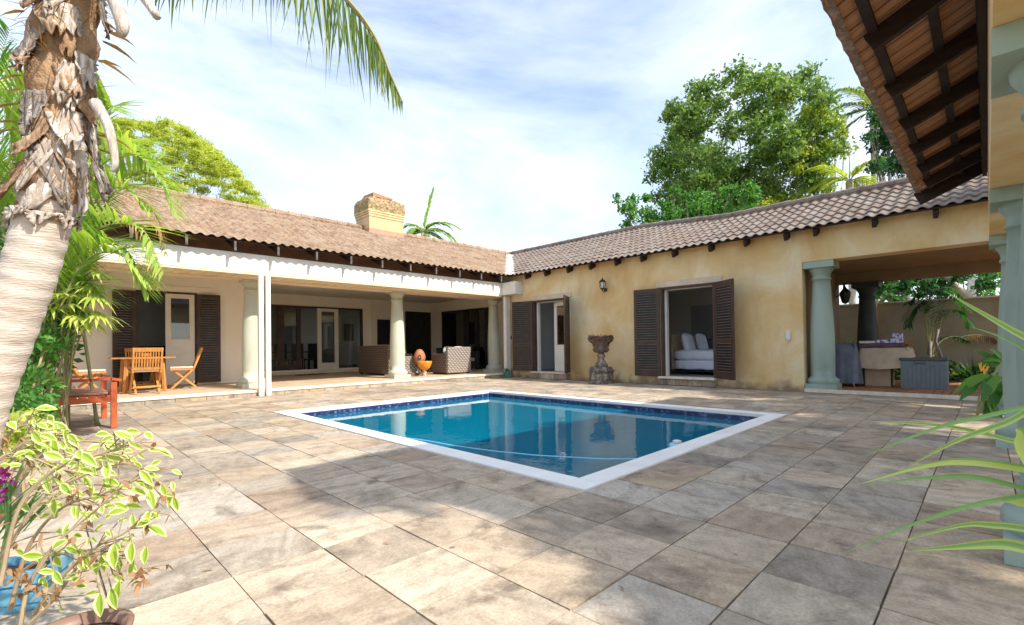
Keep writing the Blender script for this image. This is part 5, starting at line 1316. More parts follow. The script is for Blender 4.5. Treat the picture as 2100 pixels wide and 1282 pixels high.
fr = [[(20, 700, 7), (0, 420, 7), (10, 250, 7), (40, 170, 7), (80, 160, 7)], [(0, 600, 7), (-20, 300, 7), (0, 130, 7), (20, 60, 7)], [(-10, 700, 7), (10, 500, 7), (60, 400, 7), (130, 420, 7)], [(-30, 700, 7), (-10, 520, 7), (30, 430, 7), (80, 480, 7)],
      [(60, 700, 6.6), (110, 560, 6.6), (190, 500, 6.5), (260, 520, 6.4), (330, 590, 6.2)]]
clump_palm('background_palm', b, fr, 'darker palm at the far left edge with upright pale fronds', [M['lf_mid'], M['stem']], n=30, ll=.7, lw=.035, droop=.5, hang=0, lift=.4)
# dry, browned fronds hanging beside the eave
b = at(170, 880, 6.4); b.z = 0
fr = [[(150, 560, 6.2), (200, 420, 6.2), (270, 400, 6.2), (320, 450, 6.2), (340, 520, 6.2)], [(160, 560, 6.3), (215, 450, 6.3), (270, 455, 6.3), (310, 520, 6.3), (322, 590, 6.3)]]
clump_palm('browning_palm', b, fr, 'thin palm with browning dry fronds hanging in front of the veranda eave', [M['lf_dry'], M['stem']], n=26, ll=.34, lw=.02, droop=1.2, hang=.5)
# ---- fan palm with yellow-green leaflets
b = at(110, 868, 5.6); b.z = 0
t = empty('lady_palm', b, label='yellow-green fan-leaved palm leaning over the veranda step', cat='palm')
g = MB(); gs = MB(); r9 = random.Random(3)
for k in range(58):
    px, py = r9.uniform(60, 205), r9.uniform(530, 665)
    if px > 190 and py < 560: py += 40
    c_ = at(px, py, r9.uniform(4.9, 5.7))
    fan(g, c_, RT*r9.uniform(.2, 1.2)+Vector((0, 0, r9.uniform(-.5, .5)))+F*r9.uniform(-.6, .4), 9, .36, .042, 2.0, 1.0)
    if k % 3 == 0: gs.tube(spline([b+Vector((r9.uniform(-.15, .15), r9.uniform(-.15, .15), 0)), b.lerp(c_, .6)+Vector((0, 0, .25)), c_], 4), .008, 5)
g.build('fan_leaves', M['lf_lady'], t); gs.build('stems', M['stem'], t)
# ---- green shrubs under the palms
def shrub(name, cpts, size, n, m, label, cat='shrub', base=None, seed=1, aspect=.5, kind=None):
    """cpts: (px, py, depth, radius) clumps"""
    C_ = [(at(px, py, d), r) for px, py, d, r in cpts]
    b = base or Vector((C_[0][0].x, C_[0][0].y, 0)); t = empty(name, b, label=label, cat=cat); r = np.random.default_rng(seed); P = []
    for c_, rad in C_:
        k = int(n*rad*rad); q = r.normal(size=(k, 3)); q /= np.linalg.norm(q, axis=1)[:, None]; q *= (r.random(k)**.45*rad)[:, None]; q[:, 2] *= .85; P.append(q+np.array(c_))
    P = np.concatenate(P); P = P[P[:, 2] > .03]
    leafcloud('leaves', P, size, m, t, aspect, seed=seed)
    g = MB()
    for c_, rad in C_: g.tube(spline([b+Vector((random.uniform(-.05, .05), random.uniform(-.05, .05), 0)), b.lerp(c_, .5)+Vector((random.uniform(-.1, .1), random.uniform(-.1, .1), 0)), c_], 4), .012, 5)
    g.build('stems', M['twig'], t); return t
shrub('leafy_shrub', [(50, 790, 4.8, .3), (70, 840, 4.7, .2), (40, 860, 4.5, .28), (95, 700, 5.0, .22), (20, 840, 4.4, .3), (70, 720, 5.2, .3), (120, 660, 5.3, .22), (150, 640, 5.3, .18)], .075, 4200, M['lf_mid'], 'dense green shrub below the palms at the left edge', seed=4)
shrub('leafy_shrub', [(40, 720, 6, .6), (0, 600, 6.2, .7), (80, 640, 6.2, .5), (40, 800, 5.9, .35), (0, 480, 6.6, .6), (60, 520, 6.8, .5), (0, 780, 6, .5)], .11, 1500, M['lf_dk'], 'dark green bush behind the leaning trunk', seed=5)
shrub('yellow_shrub', [(40, 915, 3.2, .14), (85, 900, 3.3, .10), (10, 880, 3.1, .16), (60, 860, 3.4, .1)], .06, 9000, M['lf_lady'], 'low yellow-green shrub at the foot of the leaning palm', seed=6)

# ---- foreground variegated bush
def vleaf(g, p, d, L_, w_, n_, droop=.5):
    """pointed oval leaf: pale rim (0), green centre (1)"""
    d = Vector(d).normalized(); sd_ = d.cross(Vector(n_)).normalized(); up = sd_.cross(d)
    prof = [(0, .05), (.18, .62), (.42, 1.0), (.68, .78), (.88, .34), (1, 0)]
    def pt(t, s): return Vector(p)+d*(L_*t)+sd_*(s*w_/2)+up*(abs(s)*w_*.18) - Vector((0, 0, 1))*(droop*L_*t*t*.5)
    ids = []
    for t_, h_ in prof:
        k = .58 if .1 < t_ < .8 else .3
        ids.append(g.vs([pt(t_, -h_), pt(t_, -h_*k), pt(t_, 0), pt(t_, h_*k), pt(t_, h_)]))
    for a, b in zip(ids, ids[1:]):
        for i in range(4): g.face((a+i, a+i+1, b+i+1, b+i), 1 if i in (1, 2) else 0)
b = at(60, 1400, 1.5); b.z = 0
t = empty('variegated_bush', b, label='sparse variegated bush with cream-edged green leaves filling the lower left corner', cat='bush')
rb = random.Random(21)
br = [[(40, 1290), (60, 1200), (110, 1120), (180, 1060), (250, 1000)], [(20, 1250), (60, 1120), (130, 1040), (220, 1010), (330, 960)], [(0, 1200), (40, 1040), (120, 960), (210, 930), (290, 905)],
      [(-20, 1100), (40, 980), (120, 915), (190, 905), (250, 915)], [(70, 1260), (120, 1190), (200, 1120), (260, 1090), (320, 1040)], [(60, 1280), (110, 1230), (170, 1150), (210, 1130), (230, 1170)],
      [(-30, 1050), (-5, 930), (30, 880), (70, 870), (110, 900)], [(-20, 1000), (20, 930), (80, 900), (150, 915), (200, 945)], [(0, 1150), (80, 1030), (160, 980), (260, 950), (345, 1000)],
      [(-20, 960), (20, 930), (70, 940), (120, 960), (190, 975)], [(-10, 1080), (60, 1010), (120, 1000), (180, 1030), (260, 1045)], [(10, 1200), (80, 1150), (160, 1130), (240, 1130), (290, 1170)]]
gt = MB(); gl_ = MB(); gd = MB()
for bi, P in enumerate(br):
    d0 = rb.uniform(1.25, 1.75); S_ = spline([at(x, y, d0+.02*i) for i, (x, y) in enumerate(P)], 7); m_ = len(S_)-1
    gt.tube(S_, [.0065*(1-.7*i/m_) for i in range(m_+1)], 5)
    for k in range(25):
        f = rb.uniform(.2, 1)*m_; i = min(int(f), m_-1); p = S_[i].lerp(S_[i+1], f-i); d = (S_[i+1]-S_[i]).normalized()
        q = p+(d*.5+RT*rb.uniform(-.6, .7)+UP*rb.uniform(-.7, .8)+F*rb.uniform(-.6, .6)).normalized()*rb.uniform(.02, .09)
        gt.tube([p, q], .0018, 4)
        if rb.random() < .12 or (P[0][1] > 1240 and rb.random() < .2):
            for _ in range(2): gd.blade(q, (rb.uniform(-1, 1), rb.uniform(-1, 1), -1), rb.uniform(.02, .042), .014, .6, 3, twist=rb.uniform(0, 3))
            continue
        dd = d*.7+RT*rb.uniform(-.5, .8)+Vector((0, 0, rb.uniform(-.9, .35)))+F*rb.uniform(-.7, .5)
        L_ = rb.uniform(.022, .056)
        vleaf(gl_, q, dd, L_, L_*.52, -F+Vector((rb.uniform(-.5, .5), rb.uniform(-.5, .5), rb.uniform(.1, 1.2))), rb.uniform(.2, .8))
for (px, py, d_, L_, ax, az) in ((245, 1190, 1.4, .10, -.1, -1), (228, 1205, 1.35, .09, .4, -1), (270, 1110, 1.3, .085, .1, -1), (235, 1115, 1.35, .10, .1, -1), (300, 1120, 1.4, .075, 0, -1), (205, 1215, 1.35, .095, .15, -1), (90, 1140, 1.3, .08, -.8, .1), (110, 1170, 1.3, .07, .6, -.6), (140, 885, 1.7, .13, -.6, .3), (110, 1020, 1.4, .075, .2, -.8)):
    L_ *= .68; vleaf(gl_, at(px, py, d_), RT*ax+Vector((0, 0, az))-F*.15, L_, L_*.5, -F+Vector((.1, 0, .3)), .1)
    gt.tube([at(px, py, d_), at(px-8, py-30, d_)], .0018, 4)
for px, py in ((20, 1120), (35, 1180), (15, 1060), (60, 1200), (40, 1230), (95, 1200), (110, 1225), (70, 1215), (5, 1160), (280, 1185), (300, 1180), (290, 1175), (285, 1190), (170, 1190)):
    for _ in range(4): gd.blade(at(px+rb.uniform(-14, 14), py+rb.uniform(-14, 14), 1.35), (rb.uniform(-1, 1), rb.uniform(-1, 1), rb.uniform(-1, .6)), rb.uniform(.02, .042), .014, .8, 3, twist=rb.uniform(0, 3))
p0 = at(285, 1175, 1.35)
gt.build('branches', M['twig'], t); gl_.build('leaves', [M['lf_pale'], M['lf_core']], t); gd.build('dry_leaves', M['lf_dry'], t)
# purple flowering plant at the very left
b2 = at(-30, 1200, 1.7); b2.z = 0
t = empty('purple_flower_plant', b2, label='plant with purple blooms and long thin leaves at the left edge of the picture', cat='flowering plant')
g = MB(); gs = MB()
for k in range(60):
    px, py = rb.gauss(4, 16), rb.gauss(990, 20); g.blade(at(px, py, 1.6), (rb.uniform(-1, 1), rb.uniform(-1, 1), rb.uniform(-.6, 1)), .035, .022, .5, 2)
g.build('blooms', M['flower'], t)
for k in range(22):
    x_ = rb.uniform(-20, 60); gs.blade(at(x_, 1080+rb.uniform(-40, 30), 1.6), RT*rb.uniform(.3, 1.2)+Vector((0, 0, rb.uniform(.5, 1.1))), rb.uniform(.15, .3), .014, .3, 4)
for k in range(5): gs.tube([b2, at(rb.uniform(-20, 30), 1080, 1.6), at(rb.uniform(0, 25), 990, 1.6)], .005, 5)
gs.build('leaves', M['lf_strap'], t)
# pots
pr = at(152, 1300, 1.32); zt_ = pr.z
pl = Vector((pr.x, pr.y, 0)); rr_ = .125
pot('plant_pot', pl, [(0, .001), (.085, .001), (.10, .05), (.115, zt_-.05), (.125, zt_-.03), (.132, zt_), (.118, zt_+.002), (.108, zt_-.03)], 'brownpot', 'brown glazed round pot with soil in the bottom left corner', 'plant pot', zt_-.035, .11)
for ch in bpy.data.objects:
    if ch.name.startswith('plant_pot') and ch.get('label', '').startswith('brown'): brown = ch
pt2 = at(48, 1140, 1.9); ztop = .16
t = empty('blue_planter', (pt2.x, pt2.y, 0), label='ribbed light blue planter box half hidden in the variegated bush', cat='planter')
g = MB(); ax = (RT*.93+F*.35); ax.z = 0; ax.normalize(); ay = Vector((-ax.y, ax.x, 0)); o_ = Vector((pt2.x, pt2.y, 0))-ax*.02
def PB(u, v, z): return o_+ax*u+ay*v+Vector((0, 0, z))
hw, hd = .125, .085
g.hexa([PB(-hw*.85, -hd*.85, .001), PB(hw*.85, -hd*.85, .001), PB(hw*.85, hd*.85, .001), PB(-hw*.85, hd*.85, .001), PB(-hw, -hd, ztop-.05), PB(hw, -hd, ztop-.05), PB(hw, hd, ztop-.05), PB(-hw, hd, ztop-.05)])
for k in range(9):
    z = .04+k*(ztop-.1)/9; s = .85+.15*z/(ztop-.05)
    for sv in (-1,): g.bar(PB(-hw*s, sv*hd*s-.003, z), PB(hw*s, sv*hd*s-.003, z), .008, .012)
    g.bar(PB(hw*s+.003, -hd*s, z), PB(hw*s+.003, hd*s, z), .008, .012)
g.build('body', M['bluepot'], t)
g = MB(); h2, d2 = hw+.015, hd+.015
for (a, b_) in (((-h2, -d2), (h2, -d2+.02)), ((-h2, d2-.02), (h2, d2)), ((-h2, -d2+.021), (-h2+.02, d2-.021)), ((h2-.02, -d2+.021), (h2, d2-.021))):
    g.hexa([PB(a[0], a[1], ztop-.049), PB(b_[0], a[1], ztop-.049), PB(b_[0], b_[1], ztop-.049), PB(a[0], b_[1], ztop-.049), PB(a[0], a[1], ztop), PB(b_[0], a[1], ztop), PB(b_[0], b_[1], ztop), PB(a[0], b_[1], ztop)])
g.build('rim', M['bluepot'], t)
g = MB(); n = g.vs([PB(-h2+.02, -d2+.02, ztop-.03), PB(h2-.02, -d2+.02, ztop-.03), PB(h2-.02, d2-.02, ztop-.03), PB(-h2+.02, d2-.02, ztop-.03)]); g.face((n, n+1, n+2, n+3)); g.build('soil', M['soil'], t)

# ---- striped strap-leaved plant on the right
o3 = at(2240, 960, 1.75)
t = empty('variegated_screw_pine', (o3.x, o3.y, 0), label='strap-leaved plant with green and yellow striped blades reaching in from the right edge', cat='plant')
g = MB(); g.tube([(o3.x, o3.y, 0), (o3.x+.02, o3.y-.02, .5), o3], [.05, .04, .03], 9); g.build('stem', M['stem'], t)
straps = [([(2180, 832), (2000, 858), (1900, 885), (1750, 945)], 13, 1.55, 0), ([(2180, 820), (2060, 868), (1960, 905), (1857, 960)], 20, 1.6, 1), ([(2170, 930), (2000, 885), (1900, 870), (1768, 863)], 12, 1.75, 1),
          ([(2180, 972), (2000, 948), (1900, 955), (1752, 996)], 22, 1.5, 2), ([(2190, 1020), (2010, 980), (1900, 980), (1760, 997)], 14, 1.6, 0), ([(2190, 1000), (2000, 1035), (1860, 1080), (1730, 1135)], 15, 1.5, 0),
          ([(2190, 1085), (2050, 1078), (1970, 1078), (1810, 1120)], 20, 1.55, 1), ([(2190, 1128), (2060, 1116), (1980, 1120), (1868, 1130)], 32, 1.5, 1), ([(2190, 730), (2100, 690), (2020, 645), (1935, 596)], 20, 1.6, 1), ([(2190, 775), (2110, 722), (2050, 690), (1985, 668)], 9, 1.7, 0),
          ([(2200, 1040), (2110, 930), (2095, 890), (2082, 880)], 60, 1.45, 2), ([(2200, 1020), (2110, 1028), (2080, 1026), (2046, 1026)], 36, 1.5, 2)]
for P, wpx, d_, kd in straps:
    g = MB(); S_ = spline([at(2250, 960+(P[0][1]-960)*.3, d_+.05)]+[at(x, y, d_) for x, y in P], 10); m_ = len(S_)-1; wd_ = wpx*d_/977*.72
    ids = []
    for i, p in enumerate(S_):
        t_ = i/m_; d = (S_[min(i+1, m_)]-S_[max(i-1, 0)]).normalized(); sd_ = d.cross(F).normalized(); ww = wd_*(1 if t_ < .45 else max(0.02, 1-((t_-.45)/.55)**1.6)); keel = F*(ww*.22)
        ids.append(g.vs([p-sd_*ww/2, p-sd_*ww*.22+keel*.6, p+keel, p+sd_*ww*.22+keel*.6, p+sd_*ww/2]))
    for a, b_ in zip(ids, ids[1:]):
        for i in range(4): g.face((a+i, a+i+1, b_+i+1, b_+i), {0: 0, 1: (1 if i in (0, 3) else 0), 2: (0 if i == 0 else 1)}[kd])
    g.build('blade', [M['lf_strap'], M['lf_strapy']], t, smooth=True)
# heliconia behind the column
t = empty('heliconia', (8.7, .12, 0), label='broad-leaved plant with orange flowers between the sage green columns', cat='plant')
g = MB(); gs = MB(); go = MB()
hc = [((2010, 845), (.2, -.9), .55), ((2000, 800), (-.9, -.5), .5), ((2020, 790), (-.8, -.9), .5), ((2035, 770), (-.6, .5), .5), ((2040, 800), (-.3, -1), .6), ((2050, 830), (.1, -1), .5), ((2045, 760), (-1, .1), .4), ((2035, 820), (-.5, -1), .5), ((2050, 750), (-.2, .9), .4)]
for (px, py), (ax, az), L_ in hc:
    p = at(px+18, py-25, 6.15); 
    for _ in range(2): g.blade(p+Vector((random.uniform(-.06, .06), random.uniform(-.06, .06), random.uniform(-.06, .06))), RT*ax+Vector((0, 0, az))+F*random.uniform(-.4, .4), L_*random.uniform(.7, 1), .13, .5, 6, up=-F+Vector((0, 0, .7)), mid=.45)
    gs.tube([(8.7, .12, 0), Vector((8.7, .12, 0)).lerp(p, .5)+Vector((0, 0, .1)), p], .01, 6)
for px, py in ((2012, 762), (2018, 768)):
    for k in range(4): go.blade(at(px, py, 6.1), RT*random.uniform(-.8, .8)+Vector((0, 0, 1)), .13, .03, .1, 2, up=-F)
g.build('leaves', M['lf_mid'], t); gs.build('stems', M['stem'], t); go.build('flowers', M['oflower'], t)

# ---- planting beyond the porch
bp = Vector((15.6, .72, 0.06))
t = empty('young_palm', bp, label='young palm with arching fronds growing before the tan garden wall', cat='palm')
dpt = (bp-cam_loc).dot(F)
g = MB()
for P in ([(1900, 735), (1915, 690), (1905, 640), (1895, 560), (1890, 500)], [(1910, 735), (1925, 680), (1940, 640), (1975, 640), (1990, 670)], [(1905, 735), (1912, 670), (1935, 615), (1965, 612), (1985, 640)], [(1905, 730), (1905, 660), (1890, 625), (1870, 640), (1862, 670)],
          [(1908, 735), (1930, 700), (1960, 690), (1990, 700)], [(1903, 700), (1900, 640), (1915, 600), (1950, 590), (1975, 610)], [(1903, 700), (1895, 650), (1880, 610), (1865, 620)]):
    g2 = MB(); frond(g2, [at(x, y, dpt) for x, y in P], .52, .036, n=34, droop=.8, start=.35, r=.014, hang=.2); g2.build('frond', [M['lf_dk'], M['stem']], t)
g2 = MB(); frond(g2, [at(x, y, dpt) for x, y in [(1908, 735), (1945, 705), (1985, 688), (2030, 690), (2045, 700)]], .36, .02, n=24, droop=1.5, start=.5, r=.01, hang=1.2); g2.build('dead_frond', [M['lf_dry'], M['stem']], t)
g.tube([bp, at(1905, 735, dpt), at(1908, 700, dpt)], [.06, .05, .035], 9); g.tube([bp+Vector((.08, -.05, 0)), at(1918, 700, dpt), at(1925, 675, dpt)], [.045, .035, .025], 9); g.build('trunk', M['bark'], t, smooth=True)
r8 = np.random.default_rng(8)
def area_leaves(n, x0, x1, y0, y1, h): 
    P = np.stack([r8.uniform(x0, x1, n), r8.uniform(y0, y1, n), r8.random(n)**1.4*h], 1); P[:, 2] *= .5+.5*np.sin(P[:, 0]*5)*np.cos(P[:, 1]*4); P[:, 2] += .06; return P
o = leafcloud('ground_cover', area_leaves(5000, 15.0, 16.4, -3, 4.4, .5), .12, M['lf_gnd'], seed=2); tag(o, 'low dark green planting in the bed before the garden wall', 'ground cover', kind='stuff')
def grassy(name, c, n, L_, label, m='lf_dk', w_=.03):
    t = empty(name, c, label=label, cat='plant'); g = MB()
    for k in range(n): a = random.uniform(0, 6.28); e_ = random.uniform(.15, 1); g.blade((c[0]+.05*math.cos(a), c[1]+.05*math.sin(a), c[2]), (math.cos(a)*e_, math.sin(a)*e_, 1), L_*random.uniform(.6, 1.1), w_, .8, 4)
    g.build('leaves', M[m], t); g = MB(); g.tube([c, (c[0], c[1], c[2]+.1)], .03, 7); g.build('crown', M['stem'], t)
grassy('spiky_plant', (15.3, .25, .06), 46, .62, 'spiky dark green plant right of the grey storage box')
grassy('spiky_plant', (15.9, 1.25, .06), 30, .5, 'small spiky plant left of the young palm trunk')
grassy('spiky_plant', (15.2, -.35, .06), 50, .75, 'arching broad plant at the right end of the garden bed', w_=.05)
grassy('spiky_plant', (15.6, 2.9, .06), 40, 1.3, 'tall dark plant behind the packets at the left end of the garden bed', w_=.06)

# ---- trees
def tree(name, base, clumps, n, size, m, label, trunk_r=.2, aspect=.55, seed=1, shell=.5, bark='bark', flat=.0, zs=.75, cat='tree', limbs=True, fork=.45, extra=None, thin=1):
    """clumps: (centre, radius); leaves crowd the outer part of each clump"""
    base = Vector(base); t = empty(name, base, label=label, cat=cat); r = np.random.default_rng(seed); P = []
    cen = sum((Vector(c) for c, _ in clumps), Vector())/len(clumps)
    for c_, rad in clumps:
        k = max(30, int(n*rad*rad)); q = r.normal(size=(k, 3)); q /= np.linalg.norm(q, axis=1)[:, None]
        rr = (shell+(1-shell)*r.random(k))*rad*(.82+.22*np.sin(q[:, 0]*5+c_[0])*np.cos(q[:, 1]*4+q[:, 2]*3)); q *= rr[:, None]; q[:, 2] *= zs; P.append(q+np.array(c_))
    leafcloud('crown', np.concatenate(P), size, m, t, aspect, seed=seed, flat=flat)
    if extra: extra(t)
    g = MB(); top = base.lerp(Vector((cen.x, cen.y, cen.z)), fork); top.x = base.x*.6+cen.x*.4; top.y = base.y*.6+cen.y*.4
    g.tube(spline([base, base.lerp(top, .5)+Vector((.1, -.1, 0)), top], 5), [trunk_r*(1-.4*i/10) for i in range(11)], 10)
    if limbs:
        for c_, rad in clumps[::max(1, len(clumps)//34)]:
            c_ = Vector(c_); md = top.lerp(c_, .5)+Vector((r.uniform(-.4, .4), r.uniform(-.4, .4), -.1*(c_-top).length)); Q = spline([top, md, c_], 4); g.tube(Q, [trunk_r*.42*thin*(1-.9*i/8) for i in range(9)], 5)
            for s in range(3):
                e_ = c_+Vector(r.normal(size=3))*rad*.55; g.tube([Q[5], c_.lerp(e_, .5), e_], [trunk_r*.1*thin, trunk_r*.06*thin, .006], 4)
    g.build('trunk', M[bark], t, smooth=True); return t
def crown(px, py, d, w_, h_, n, rmin, rmax, seed, depth=None, bias=0):
    """clumps filling an ellipsoid of half-size w_, h_ metres centred at a direction"""
    r = np.random.default_rng(seed); c0 = at(px, py, d); out = []; depth = depth or w_
    while len(out) < n:
        q = r.normal(size=3); q /= np.linalg.norm(q); q *= r.random()**.28
        rad = r.uniform(rmin, rmax)
        out.append((tuple(c0+RT*q[0]*(w_-rad*.6)+F*q[1]*(depth-rad*.5)+Vector((0, 0, q[2]*(h_-rad*.6)))), rad))
    return out
def gnd(px, d): p = at(px, 700, d); return (p.x, p.y, 0)
tree('broad_tree', gnd(1560, 25), crown(1515, 335, 25, 5.3, 4.95, 240, .55, 1.1, 31)+[(tuple(at(x, y, 25)), 1.1) for x, y in ((1430, 430), (1480, 450), (1530, 430), (1580, 450), (1620, 420), (1400, 390), (1500, 400), (1560, 400), (1460, 410), (1640, 380))], 300, .20, M['lf_big'], 'large round dense tree behind the right-hand roof', .3, seed=31, zs=.7, shell=.2, thin=.5)
tree('yellow_tree', gnd(1660, 23), [(tuple(at(x+random.uniform(-25, 25), y+random.uniform(-25, 25), 22+random.uniform(-.8, .8))), r_*.8) for x, y, r_ in ((1660, 250, .9), (1700, 300, .8), (1640, 330, .7), (1690, 240, .8), (1690, 370, .8), (1640, 430, 1), (1580, 440, .9), (1700, 430, .9), (1610, 210, .7), (1720, 260, .5))*3], 420, .19, M['lf_yel'], 'yellow-green sunlit tree at the right side of the big round tree', .16, seed=32, zs=.8, shell=.2, thin=.4)
tree('bushy_tree', gnd(1400, 19), [(tuple(at(x+random.uniform(-18, 18), y+random.uniform(-10, 10), 19+random.uniform(-.6, .6))), r_) for x, y, r_ in ((1290, 420, .5), (1330, 440, .6), (1265, 408, .25), (1380, 440, .6), (1430, 430, .7), (1400, 400, .4), (1310, 405, .35), (1480, 430, .8), (1540, 440, .8), (1500, 390, .5), (1450, 400, .45), (1280, 455, .4), (1360, 430, .5), (1590, 450, .5), (1530, 395, .5), (1550, 400, .5), (1420, 450, .7), (1340, 460, .6), (1490, 460, .7))*2], 700, .15, M['lf_mid'], 'low bright green tree spreading above the ridge before the round tree', .14, seed=33, zs=.75, shell=.1, thin=.4)
tree('dark_tree', gnd(1850, 18), [(tuple(at(x+random.uniform(-12, 12), y+random.uniform(-15, 15), 18+random.uniform(-.5, .5))), r_) for x, y, r_ in ((1800, 240, .5), (1830, 280, .7), (1810, 330, .5), (1860, 240, .8), (1790, 290, .35), (1850, 340, .7), (1880, 300, .9), (1820, 225, .3), (1920, 360, .8), (1990, 370, .8))*3], 500, .18, M['lf_dk'], 'bluish dark green tree under the end of the near roof overhang', .18, seed=34, zs=.9, shell=.2, thin=.4)
# feathery flat-topped tree, layered crown
fl = []
rf_ = random.Random(9)
for k in range(330):
    u = rf_.random(); x = 175+375*u; top_ = 235+22*abs(u-.3)+ (max(0, u-.45)**1.5)*430; y = top_+12+rf_.random()**1.5*(150 if u < .7 else 70)
    if y > 440: y = 440
    fl.append((tuple(at(x, y, 26+rf_.uniform(-2.5, 2.5))), rf_.uniform(.35, .75)))
tree('feathery_tree', gnd(330, 26), fl, 620, .17, M['lf_fea'], 'feathery flat-topped yellow-green tree behind the left wing roof', .3, aspect=.28, seed=35, zs=.36, shell=.1, fork=.5, thin=.25)
def palm_tree(name, c, base, fl_, label, m='lf_palm', ll=.5, lw=.05, tr=.14, n=26, up=.6):
    t = empty(name, base, label=label, cat='palm tree'); c = Vector(c)
    for (a, el, L_, dr) in fl_:
        d = (RT*math.cos(a)+F*math.sin(a)*.8)*math.cos(el)+Vector((0, 0, math.sin(el))); P = []; p = c.copy()
        for i in range(6): P.append(p.copy()); p = p+d*L_/5; d = (d+Vector((0, 0, -dr/5))).normalized()
        g = MB(); frond(g, P, ll*1.25, lw*1.7, n=n, droop=.7, r=.03, start=.1, hang=.15, sweep=.7); g.build('frond', [M[m], M['stem']], t)
    g = MB(); g.tube(spline([base, Vector(base).lerp(c, .5)+Vector((.15, 0, 0)), c], 5), [tr]*11, 10); g.build('trunk', M['trunk'], t, smooth=True)
c_ = at(868, 478, 30)
palm_tree('distant_palm', c_, (c_.x, c_.y, 0), [(0, 1.35, 2.9, .2), (.2, .8, 2.6, 1.7), (.3, .5, 2.7, 2.2), (.1, .95, 2.2, 2.2), (2.9, .6, 1.6, 2.4), (3.0, .9, 2.0, 2.2), (3.3, .3, 1.8, 2), (2.6, .5, 1.8, 2), (-.3, .3, 2.6, 2), (1.6, .6, 2.4, 2), (4.4, .4, 2.2, 2), (.5, .2, 2.2, 2), (3.6, .0, 1.5, 1.5), (0, -.1, 2, 1.4)], 'green palm rising behind the chimney', 'lf_areca', .55, .06)
c_ = at(1742, 372, 20)
palm_tree('yellow_palm', c_, (c_.x, c_.y, 0), [(3.0, .8, 1.8, 1.2), (.2, .9, 2.2, 1.0), (1.0, 1.2, 2.2, .9), (.1, .4, 1.6, 1.6), (2.4, .5, 1.6, 1.6), (5, .7, 1.8, 1.4), (.5, .1, 1.3, 1.4), (3.3, .2, 1.4, 1.3)], 'yellow-green palm between the round tree and the near roof', 'lf_lady', .5, .05)
c_ = at(1790, 228, 24)
palm_tree('tall_palm', c_, (c_.x, c_.y, 0), [(3.1, .5, 2.4, 1.3), (3.0, .15, 2.2, 1.2), (3.3, .9, 2.2, 1.2), (2.7, -.3, 2.0, 1.0), (.1, .6, 2.4, 1.5), (.3, .1, 2, 1.5), (1.5, 1.2, 2, 1), (4.5, .5, 2, 1.4)], 'tall pale palm partly hidden by the near roof overhang', 'lf_palm', .55, .05)
# trees beyond the garden wall
tree('garden_tree', (19.5, 2.4, 0), [(tuple(at(x, y, 13.6+random.uniform(-.7, .7))), r_) for x, y, r_ in ((1810, 590, .45), (1850, 585, .5), (1900, 590, .5), (1935, 600, .35), (1880, 560, .5), (1820, 550, .5), (1840, 620, .3), (1950, 570, .4), (1900, 530, .6), (1980, 560, .3), (2020, 580, .4))], 800, .17, M['lf_dk'], 'dark leafy tree behind the garden wall seen through the porch', .1, seed=36, zs=.8, shell=.2, limbs=True)
tree('garden_tree', (21, .6, 0), [(tuple(at(x, y, 15.5+random.uniform(-.7, .7))), r_) for x, y, r_ in ((1960, 570, .5), (2010, 590, .5), (2035, 560, .6), (1940, 590, .4), (2000, 540, .6), (1880, 560, .8), (1820, 600, .7), (2030, 610, .4))], 700, .16, M['lf_mid'], 'brighter green tree behind the garden wall at the right of the porch', .16, seed=37, zs=.8, shell=.2)
g = MB(); g.tube([at(1935, 560, 13.4), at(1960, 588, 13.4), at(1990, 612, 13.4), at(2000, 640, 13.4)], [.07, .09, .10, .1], 9); o = g.build('bare_limb', M['trunk'], smooth=True); tag(o, 'pale slanting bare tree limb above the garden wall', 'tree limb')
t = empty('pergola_post', (16.9, 0, 0)); pp = at(1993, 600, 14.2); t.location = (pp.x, pp.y, 0); tag(t, 'pale post standing behind the garden wall near the right end of the porch', 'post')
g = MB(); g.box((pp.x-.09, pp.y-.09, 0), (pp.x+.09, pp.y+.09, 3.2)); g.build('shaft', M['cream'], t)
g = MB(); g.box((pp.x-.13, pp.y-.13, 3.2), (pp.x+.13, pp.y+.13, 3.3)); g.build('cap', M['cream'], t)
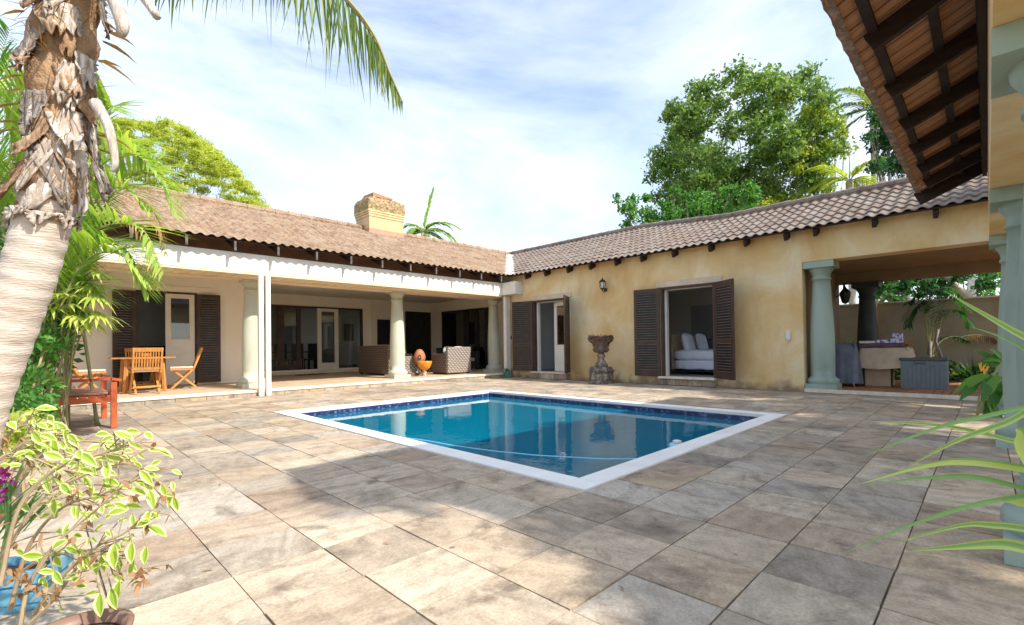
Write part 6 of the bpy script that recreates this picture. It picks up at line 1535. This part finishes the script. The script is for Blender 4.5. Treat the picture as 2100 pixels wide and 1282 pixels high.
# shade trees south of the colonnade
cl = []
rt_ = random.Random(12)
for k in range(104):
    X_ = rt_.uniform(3.4, 12.8); Y_ = rt_.uniform(-6.8, -3.0)
    if k > 80: X_ = rt_.uniform(3.0, 6.2); Y_ = rt_.uniform(-7.6, -5.2)
    cl.append(((X_, Y_, rt_.uniform(5.4, 7.4)), rt_.uniform(.5, .95)))
tree('shade_tree', (8.0, -6.2, 0), cl, 520, .2, M['lf_big'], 'wide leafy tree standing behind the colonnade wing', .3, seed=41, zs=.7, shell=.2, thin=.6)
g = MB()
for k in range(110):
    x_, y_ = (rt_.uniform(-.3, 2.6), rt_.uniform(.8, 9)) if k < 60 else (rt_.uniform(1, 10.5), rt_.uniform(-.3, 9))
    if ox0-.05 < x_ < ox1+.05 and oy0-.05 < y_ < oy1+.05: continue
    a = rt_.uniform(0, 6.28); g.blade((x_, y_, .006), (math.cos(a), math.sin(a), .12), rt_.uniform(.02, .05), .014, .5, 2)
tag(g.build('leaf_litter', M['lf_dry']), 'small dry brown leaves scattered over the stone paving', 'leaf litter', kind='stuff')
# distant hedge line so the world does not end in a void
g = leafcloud('far_planting', np.concatenate([np.stack([r8.uniform(-40, 60, 16000), np.full(16000, 40.)+r8.normal(size=16000), r8.random(16000)*3.2], 1), np.stack([np.full(9000, 42.)+r8.normal(size=9000), r8.uniform(-40, 40, 9000), r8.random(9000)*3.2], 1)]), .5, M['lf_dk'], seed=3)
tag(g, 'far-off belt of dark green planting behind the house', 'planting', kind='stuff')
# grey neighbouring roof just showing over the valley
nb = at(1050, 523, 34)
t = empty('neighbour_house', (nb.x, nb.y, 0), label='grey-roofed house just showing above the roof valley', cat='house')
g = MB(); g.box((nb.x-3, nb.y-3, 0), (nb.x+3, nb.y+3, 6.2)); g.build('wall', M['cream'], t)
g = MB(); n = g.vs([(nb.x-3.3, nb.y-3.3, 6.2), (nb.x+3.3, nb.y-3.3, 6.2), (nb.x+3.3, nb.y+3.3, 6.2), (nb.x-3.3, nb.y+3.3, 6.2), (nb.x, nb.y, 7.25)])
for a, b_ in ((0, 1), (1, 2), (2, 3), (3, 0)): g.face((n+a, n+b_, n+4))
g.face((n+3, n+2, n+1, n)); g.build('roof', M['boxgrey'], t)
# soil bed under the palms
g = MB(); n = g.vs([(-6, 4.6, .008), (-.6, 4.6, .008), (-.1, 8.2, .008), (.1, 11.05, .008), (-6, 11.05, .008)]); g.face((n, n+1, n+2, n+3, n+4)); tag(g.build('planting_bed', M['soil']), kind='structure')
